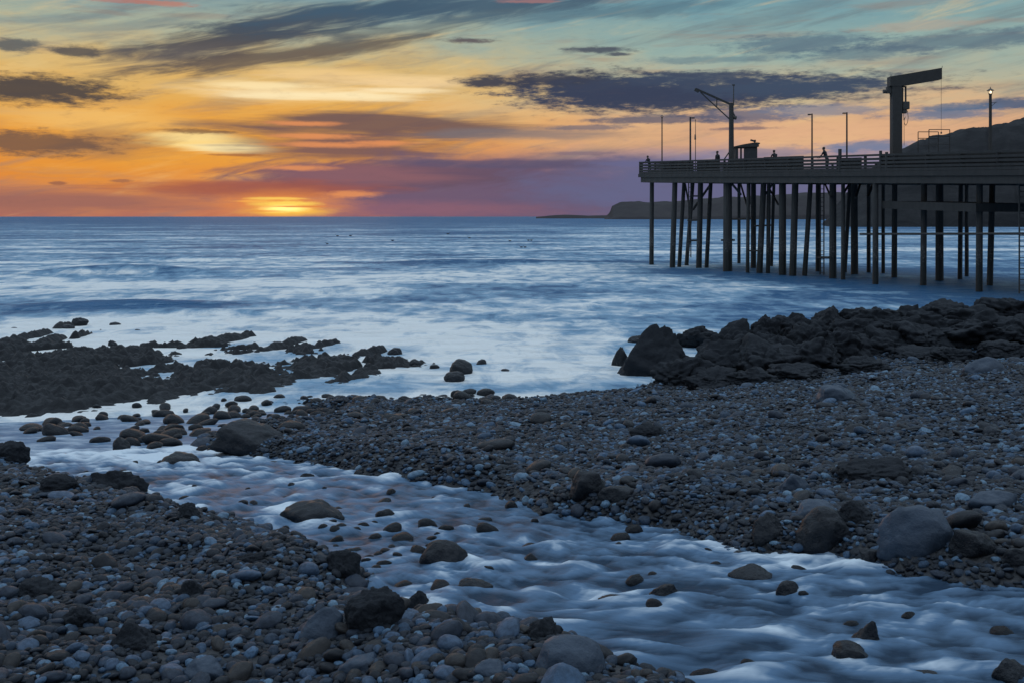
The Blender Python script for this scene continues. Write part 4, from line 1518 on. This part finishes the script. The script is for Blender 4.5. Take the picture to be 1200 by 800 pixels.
# ---- rope line beside the floodlight
t = t_at(815, .6); p0 = pp(t, .6, deck_z(t))
fl = empty('flagpole', p0, 'thin bare pole beside the floodlight post', 'flagpole')
bm = bmesh.new(); z1 = H + (254 - 141) / F * p0.y
tube(bm, p0, (p0.x, p0.y, z1), .035, .02, 6); obj('pole', bm, steel, fl)
bm = bmesh.new(); tube(bm, p0 + Vector((-.02, 0, 2.6)), p0 + Vector((-.02, 0, 3.0)), .07, .05, 6); ball(bm, (p0.x, p0.y, z1), .05, 1); obj('cleat', bm, iron, fl)

# ---- jib crane
D = 75.0; k = D / F
b0 = P(857, 0, D); b0.z = deck_z(t_at(857, .4))
jc = empty('jib_crane', b0, 'post crane with a raised slender jib pointing left', 'crane')
bm = bmesh.new(); tube(bm, b0 - Vector((0, 0, .02)), P(857, 121, D), 3.3 * k, 2.7 * k, 12); obj('mast', bm, steel, jc)
bm = bmesh.new(); bar(bm, P(857, 123, D), P(815.5, 104.5, D), 1.6 * k, 2.2 * k); bar(bm, P(819, 107.5, D), P(814, 105, D), 3 * k, 3.2 * k); obj('jib', bm, steel, jc)
bm = bmesh.new(); tube(bm, P(821, 108.5, D), P(855, 140, D), .75 * k, None, 8); tube(bm, P(840, 115.5, D), P(840, 126, D), .6 * k, None, 6); obj('stay', bm, steel, jc)
bm = bmesh.new(); tube(bm, P(859.5, 124, D), P(859.8, 100.5, D), .8 * k, .5 * k, 6); box(bm, P(859.6, 100, D), (3.0 * k, 1.5 * k, 1.6 * k)); obj('antenna', bm, iron, jc)
bm = bmesh.new(); tube(bm, P(860, 138, D), P(863, 138.5, D), 2.2 * k, None, 10); tube(bm, P(858, 130, D), P(862, 138, D), .8 * k, None, 6); obj('winch', bm, iron, jc)
bm = bmesh.new(); tube(bm, P(848, 188, D), P(855, 178, D), .8 * k, None, 6); obj('strut', bm, steel, jc)

# ---- hut
t = t_at(876, 5.0); hp = pp(t, 5.0, deck_z(t)); D = hp.y; k = D / F
hut = empty('hut', hp, 'small grey hut with a sloping roof and two see-through windows on the pier', 'hut')
xl, xr, fr, bk = (862 - 600) / F * D, (887.5 - 600) / F * D, D, D + 1.7
zb_, zl, zr2 = hp.z, H + (254 - 172) / F * D, H + (254 - 169) / F * D
bm = bmesh.new()
wins = [((864.6 - 600) / F * D, (867.6 - 600) / F * D), ((869.0 - 600) / F * D, (872.0 - 600) / F * D)]
zw0, zw1 = H + (254 - 187.0) / F * D, H + (254 - 174) / F * D
for yy in (fr, bk - .08):
    def bx(x0, x1, z0, z1):
        box(bm, ((x0 + x1) / 2, yy + .04, (z0 + z1) / 2), (x1 - x0, .08, z1 - z0))
    if yy == fr:
        bx(xl, wins[0][0], zb_, zl); bx(wins[0][1], wins[1][0], zb_, zl); bx(wins[1][1], xr, zb_, zl)
        for a, b in wins:
            bx(a, b, zb_, zw0); bx(a, b, zw1, zl)
    else:       # one wide opening in the back wall
        a, b = xl + .10, wins[1][1] + .55
        bx(xl, a, zb_, zl); bx(b, xr, zb_, zl); bx(a, b, zb_, zw0); bx(a, b, zl - .05, zl)
box(bm, (xl + .04, (fr + bk) / 2, (zb_ + zl) / 2), (.08, bk - fr - .17, zl - zb_)); box(bm, (xr - .04, (fr + bk) / 2, (zb_ + zl) / 2), (.08, bk - fr - .17, zl - zb_))
obj('wall', bm, hutm, hut)
bm = bmesh.new()
v = [Vector((xl - .15, 0, zl + .0)), Vector((xl + .55, 0, zl + .16)), Vector((xr - .2, 0, zr2 + .12)), Vector((xr + .1, 0, zr2 + .10)), Vector((xr + .1, 0, zl - .02)), Vector((xl - .15, 0, zl - .05))]
f = [bm.verts.new((q.x, fr - .12, q.z)) for q in v]; g = [bm.verts.new((q.x, bk + .12, q.z)) for q in v]
bm.faces.new(f); bm.faces.new(g[::-1])
for i in range(6):
    j = (i + 1) % 6
    bm.faces.new((f[i], g[i], g[j], f[j]))
rf = obj('roof', bm, roofm, hut)
bm = bmesh.new()
tube(bm, P(884, 168.5, D + .8), P(884, 165.2, D + .8), .6 * k, None, 8); box(bm, P(881.5, 165.0, D + .8), (4.2 * k, 2 * k, 2.0 * k), Matrix.Rotation(.25, 3, 'Y')); box(bm, P(888, 168.4, D + .8), (5 * k, 2 * k, 1.4 * k)); box(bm, P(884.5, 165.5, D + .8), (2.4 * k, 2 * k, 2.6 * k))
obj('roof_vent', bm, iron, rf)
for a, b in wins:
    fb = bmesh.new()
    for yy in (fr - .01,):
        for zz in (zw0, zw1):
            box(fb, ((a + b) / 2, yy, zz), (b - a + .06, .04, .05))
        for xx in (a, b):
            box(fb, (xx, yy, (zw0 + zw1) / 2), (.05, .036, zw1 - zw0 - .06))
    wf = obj('window', fb, hutm, hut)
    gb = bmesh.new(); box(gb, ((a + b) / 2, fr + .04, (zw0 + zw1) / 2), (b - a - .012, .012, zw1 - zw0 - .012)); obj('pane', gb, glass, wf)

# ---- hoist crane
D = 61.0; k = D / F
b0 = P(1050, 0, D); b0.z = 6.5
tt_ = (b0 - O_).dot(U_); b0.z = deck_z(tt_)
hc = empty('hoist_crane', b0, 'massive boat hoist with a thick box boom and hanging cable', 'crane')
bm = bmesh.new(); box(bm, (b0.x, b0.y, (b0.z + P(0, 98, D).z) / 2), (11.4 * k, 10 * k, P(0, 98, D).z - b0.z), None, .03)
box(bm, (b0.x, b0.y, b0.z + .12), (18 * k, 16 * k, .24)); obj('mast', bm, steel, hc)
bm = bmesh.new()
pts = [(1043.5, 90), (1104, 79.7), (1104, 93), (1062, 100), (1056, 101), (1043.5, 101)]
f = [bm.verts.new(P(x, y, D - 5.5 * k)) for x, y in pts]; g = [bm.verts.new(P(x, y, D - 5.5 * k) + Vector((0, 11 * k, 0))) for x, y in pts]
bm.faces.new(f); bm.faces.new(g[::-1])
for i in range(6):
    j = (i + 1) % 6
    bm.faces.new((f[i], g[i], g[j], f[j]))
boom = obj('boom', bm, steel, hc)
bm = bmesh.new(); tube(bm, P(1035, 107.6, D), P(1045, 107.2, D), 2.3 * k, 2.3 * k, 12); box(bm, P(1041.5, 106, D), (5 * k, 5 * k, 7.5 * k)); tube(bm, P(1043, 110, D), P(1046, 122, D), .7 * k, None, 6); obj('winch_motor', bm, iron, hc)
bm = bmesh.new()
bar(bm, P(1056, 102, D), P(1062, 102, D), 2 * k, 1.4 * k); bar(bm, P(1061.3, 101.4, D), P(1061.3, 121, D), 1.6 * k, 1.6 * k, Vector((0, 1, 0)))
bar(bm, P(1058, 103, D), P(1058, 121, D), 1.0 * k, 1.0 * k, Vector((0, 1, 0)))
obj('hoist_frame', bm, steel, hc)
bm = bmesh.new(); box(bm, P(1061, 124, D), (8.2 * k, 6 * k, 9 * k), None, .03); box(bm, P(1059.5, 131, D), (5.5 * k, 5 * k, 4.6 * k), None, .03); obj('hoist_motor', bm, iron, hc)
bm = bmesh.new(); poly_tube(bm, [P(x, y, D) for x, y in ((1063.5, 130), (1064.3, 138), (1063.5, 144), (1061.5, 147.4), (1059.8, 145), (1059.3, 141))], .3 * k)
poly_tube(bm, [P(x, y, D) for x, y in ((1059, 133), (1059, 141), (1061, 137), (1059.5, 142), (1059.5, 171))], .28 * k); obj('chain', bm, iron, hc)
bm = bmesh.new(); tube(bm, P(1103, 92, D), P(1103, 155, D), .20 * k, None, 6); box(bm, P(1103, 156, D), (1.4 * k, 1.2 * k, 2.2 * k)); obj('cable', bm, iron, hc)
bm = bmesh.new(); tube(bm, P(1104, 79.7, D), P(1104.2, 77.5, D), .3 * k, None, 6); tube(bm, P(1044, 90, D), P(1044.2, 88, D), .3 * k, None, 6); obj('eyebolt', bm, iron, boom)

# ---- gantry frame at the boat landing
D = 60.0; k = D / F
g0 = P(1101, 0, D); g0.z = deck_z((g0 - O_).dot(U_))
ga = empty('loading_frame', g0, 'thin square pipe frame standing under the hoist cable', 'frame')
bm = bmesh.new()
zb2 = g0.z
for x in (1088.6, 1113):
    for dd in (0, 1.6):
        q = P(x, 152.5, D); tube(bm, Vector((q.x, D + dd, zb2)), Vector((q.x, D + dd, q.z)), .55 * k, None, 6)
obj('leg', bm, steel, ga)
bm = bmesh.new()
for y in (152.2, 160, 169):
    for dd in (0, 1.6):
        tube(bm, P(1088.6, y, D) + Vector((0, dd, 0)), P(1113, y, D) + Vector((0, dd, 0)), .5 * k, None, 6)
obj('rail', bm, steel, ga)


# ---- people
def person(x, w, label, height=1.7, face=0.0, lean=0.15, arms='rail'):
    t = t_at(x, w); p0 = pp(t, w, deck_z(t))
    root = empty('person', p0, label, 'person')
    s = height / 1.7
    J, Ed, R = [], [], []

    def add(p, r, par=None):
        J.append(Vector(p) * s); R.append(r * s)
        if par is not None:
            Ed.append((par, len(J) - 1))
        return len(J) - 1
    ly = lean
    pel = add((0, 0, .92), .135)
    ab = add((0, ly * .45, 1.08), .125, pel); ch = add((0, ly * .85, 1.28), .155, ab); nk = add((0, ly * 1.05, 1.44), .06, ch)
    hd = add((0, ly * 1.25 + .01, 1.55), .085, nk); hc_ = add((0, ly * 1.3 + .015, 1.63), .088, hd)
    for sg in (-1, 1):
        h_ = add((sg * .10, 0, .86), .10, pel); kn = add((sg * .115, .03, .47), .068, h_); an = add((sg * .12, -.01, .08), .045, kn)
        add((sg * .135, .14, .035), .036, an)
        sh = add((sg * .19, ly * .9, 1.38), .068, ch)
        if arms == 'rail':
            el = add((sg * .25, ly * .9 + .12, 1.13), .046, sh); wr_ = add((sg * .17, ly * .9 + .36, 1.02), .034, el)
        else:
            el = add((sg * .25, ly * .7, 1.10), .046, sh); wr_ = add((sg * .24, ly * .7 + .10, .86), .034, el)
        dv = (J[wr_] / s - J[el] / s).normalized()
        add(J[wr_] / s + dv * .08, .036, wr_)
    me = bpy.data.meshes.new('body')
    me.from_pydata([tuple(j) for j in J], Ed, [])
    tmp = bpy.data.objects.new('tmp', me); link(tmp)
    sk = tmp.modifiers.new('s', 'SKIN'); sub = tmp.modifiers.new('d', 'SUBSURF'); sub.levels = 2
    sv = me.skin_vertices[0].data if me.skin_vertices else None
    if sv is None:
        bm = bmesh.new(); bm.from_mesh(me); bm.verts.layers.skin.verify(); bm.to_mesh(me); bm.free(); sv = me.skin_vertices[0].data
    for i, r in enumerate(R):
        sv[i].radius = (r, r * (.78 if i in (0, 1, 2) else 1)); sv[i].use_root = (i == 0)
    dg = bpy.context.evaluated_depsgraph_get()
    me2 = bpy.data.meshes.new_from_object(tmp.evaluated_get(dg))
    bpy.data.objects.remove(tmp)
    bm = bmesh.new(); bm.from_mesh(me2)
    # nose, ears and fingers grown on the same mesh
    hz = Vector((0, ly * 1.28, 1.585)) * s
    ball(bm, hz + Vector((0, .094, -.015)) * s, .016 * s, 1, (.8, 1.2, 1.5))
    for sg in (-1, 1):
        ball(bm, hz + Vector((sg * .088, 0, -.01)) * s, .022 * s, 1, (.4, .8, 1.2)); ball(bm, hz + Vector((sg * .032, .082, .012)) * s, .011 * s, 1)
    for i, j in enumerate(J):
        if abs(R[i] - .036 * s) < 1e-6 and j.z > .5 * s:
            par = [a for a, b in Ed if b == i][0]
            dv = (j - J[par]).normalized()
            sd_ = Vector((1, 0, 0))
            for f_ in range(4):
                a = j + sd_ * (f_ - 1.5) * .019 * s
                m_ = a + dv * (.045 - .005 * abs(f_ - 1.2)) * s; e_ = m_ + (dv * .6 + Vector((0, 0, -.8))).normalized() * .035 * s
                tube(bm, a, m_, .009 * s, .0085 * s, 6); tube(bm, m_, e_, .0085 * s, .006 * s, 6)
            sg = -1 if j.x > 0 else 1
            tube(bm, j + sd_ * sg * .025 * s, j + sd_ * sg * .055 * s + dv * .03 * s, .011 * s, .008 * s, 6)
    rz = Matrix.Rotation(face, 3, 'Z')
    bmesh.ops.transform(bm, matrix=rz.to_4x4(), verts=bm.verts)
    bmesh.ops.translate(bm, vec=p0, verts=bm.verts)
    b = obj('body', bm, cloth_d, root, smooth=True)
    b.data.materials.append(skinm)
    for pl_ in b.data.polygons:
        c = pl_.center
        if c.z > 1.46 * s:
            pl_.material_index = 1
    hb = bmesh.new(); ball(hb, Vector((0, ly * 1.28 - .012, 1.625)) * s, .098 * s, 2, (1, 1.05, .95))
    bmesh.ops.bisect_plane(hb, geom=hb.verts[:] + hb.edges[:] + hb.faces[:], plane_co=hz + Vector((0, .05, .0)) * s, plane_no=Vector((0, .75, -.65)), clear_outer=True)
    bmesh.ops.transform(hb, matrix=rz.to_4x4(), verts=hb.verts); bmesh.ops.translate(hb, vec=p0, verts=hb.verts)
    obj('hair', hb, hairm, b, smooth=True)
    return root


fa = math.atan2(V_.x, -V_.y)
person(761.5, .75, 'person in dark clothes leaning at the seaward corner of the pier', 1.52, 2.2, .22)
person(841.5, .75, 'person in dark clothes standing upright left of the jib crane', 1.66, 2.0, .06, 'down')
person(909.5, 1.0, 'person in dark clothes right of the hut, half hidden by the boarded rail', 1.58, .4, .20)
person(969.5, .9, 'person in dark clothes at the open rail between two lamp posts', 1.62, .9, .2)


# ---- water birds
def bird(px, py, label, turn):
    D = 4800 / (py - 254)
    c = Vector(((px - 600) / F * D, D, .02))
    bm = bmesh.new()
    L_ = .62
    prev = None
    prof = [(-.5, .02, .12), (-.38, .07, .12), (-.2, .13, .10), (0, .16, .09), (.2, .14, .09), (.34, .09, .13), (.40, .06, .22), (.42, .055, .32), (.47, .07, .38), (.54, .05, .38), (.60, .02, .365), (.68, .008, .355)]
    rings = []
    for y, r, z in prof:
        rings.append([bm.verts.new((r * math.cos(a), y * L_ * 1.2, z + r * .85 * math.sin(a))) for a in [i * math.pi / 5 for i in range(10)]])
    for a, b in zip(rings[:-1], rings[1:]):
        for i in range(10):
            bm.faces.new((a[i], a[(i + 1) % 10], b[(i + 1) % 10], b[i]))
    bm.faces.new(rings[0][::-1]); bm.faces.new(rings[-1])
    sc_ = D / 209 * .95
    bmesh.ops.scale(bm, vec=(sc_, sc_, sc_), verts=bm.verts)
    bmesh.ops.rotate(bm, cent=(0, 0, 0), matrix=Matrix.Rotation(turn, 3, 'Z'), verts=bm.verts)
    bmesh.ops.translate(bm, vec=c, verts=bm.verts)
    o = obj('water_bird', bm, feather, None, c, True)
    tag(o, label, 'bird', 'birds floating on the sea')


for i, (x, y, lab) in enumerate(((395.5, 277.2, 'left bird of the closest pair of dark birds floating on the sea'), (410.7, 277.0, 'right bird of the closest pair of dark birds on the sea'),
                                 (383.5, 286.4, 'dark bird floating below and left of the closest pair'), (460, 282.5, 'faint bird floating alone right of the closest pair'),
                                 (525, 274.8, 'small bird floating farthest out in mid sea'), (550, 279.5, 'dark bird floating alone in mid sea'),
                                 (597.5, 283, 'dark bird left of the pair of birds toward the pier'), (619.3, 282.3, 'left bird of the pair of birds toward the pier'), (622.6, 282.3, 'right bird of the pair of birds toward the pier'),
                                 (611, 290.4, 'left of two birds floating nose to tail toward the pier'), (615.2, 290.4, 'right of two birds floating nose to tail toward the pier'))):
    bird(x, y, lab, (1.57, -1.4, 1.2, 1.57, -1.57, 1.5, 1.4, 1.57, -1.57, 1.57, 1.4)[i])
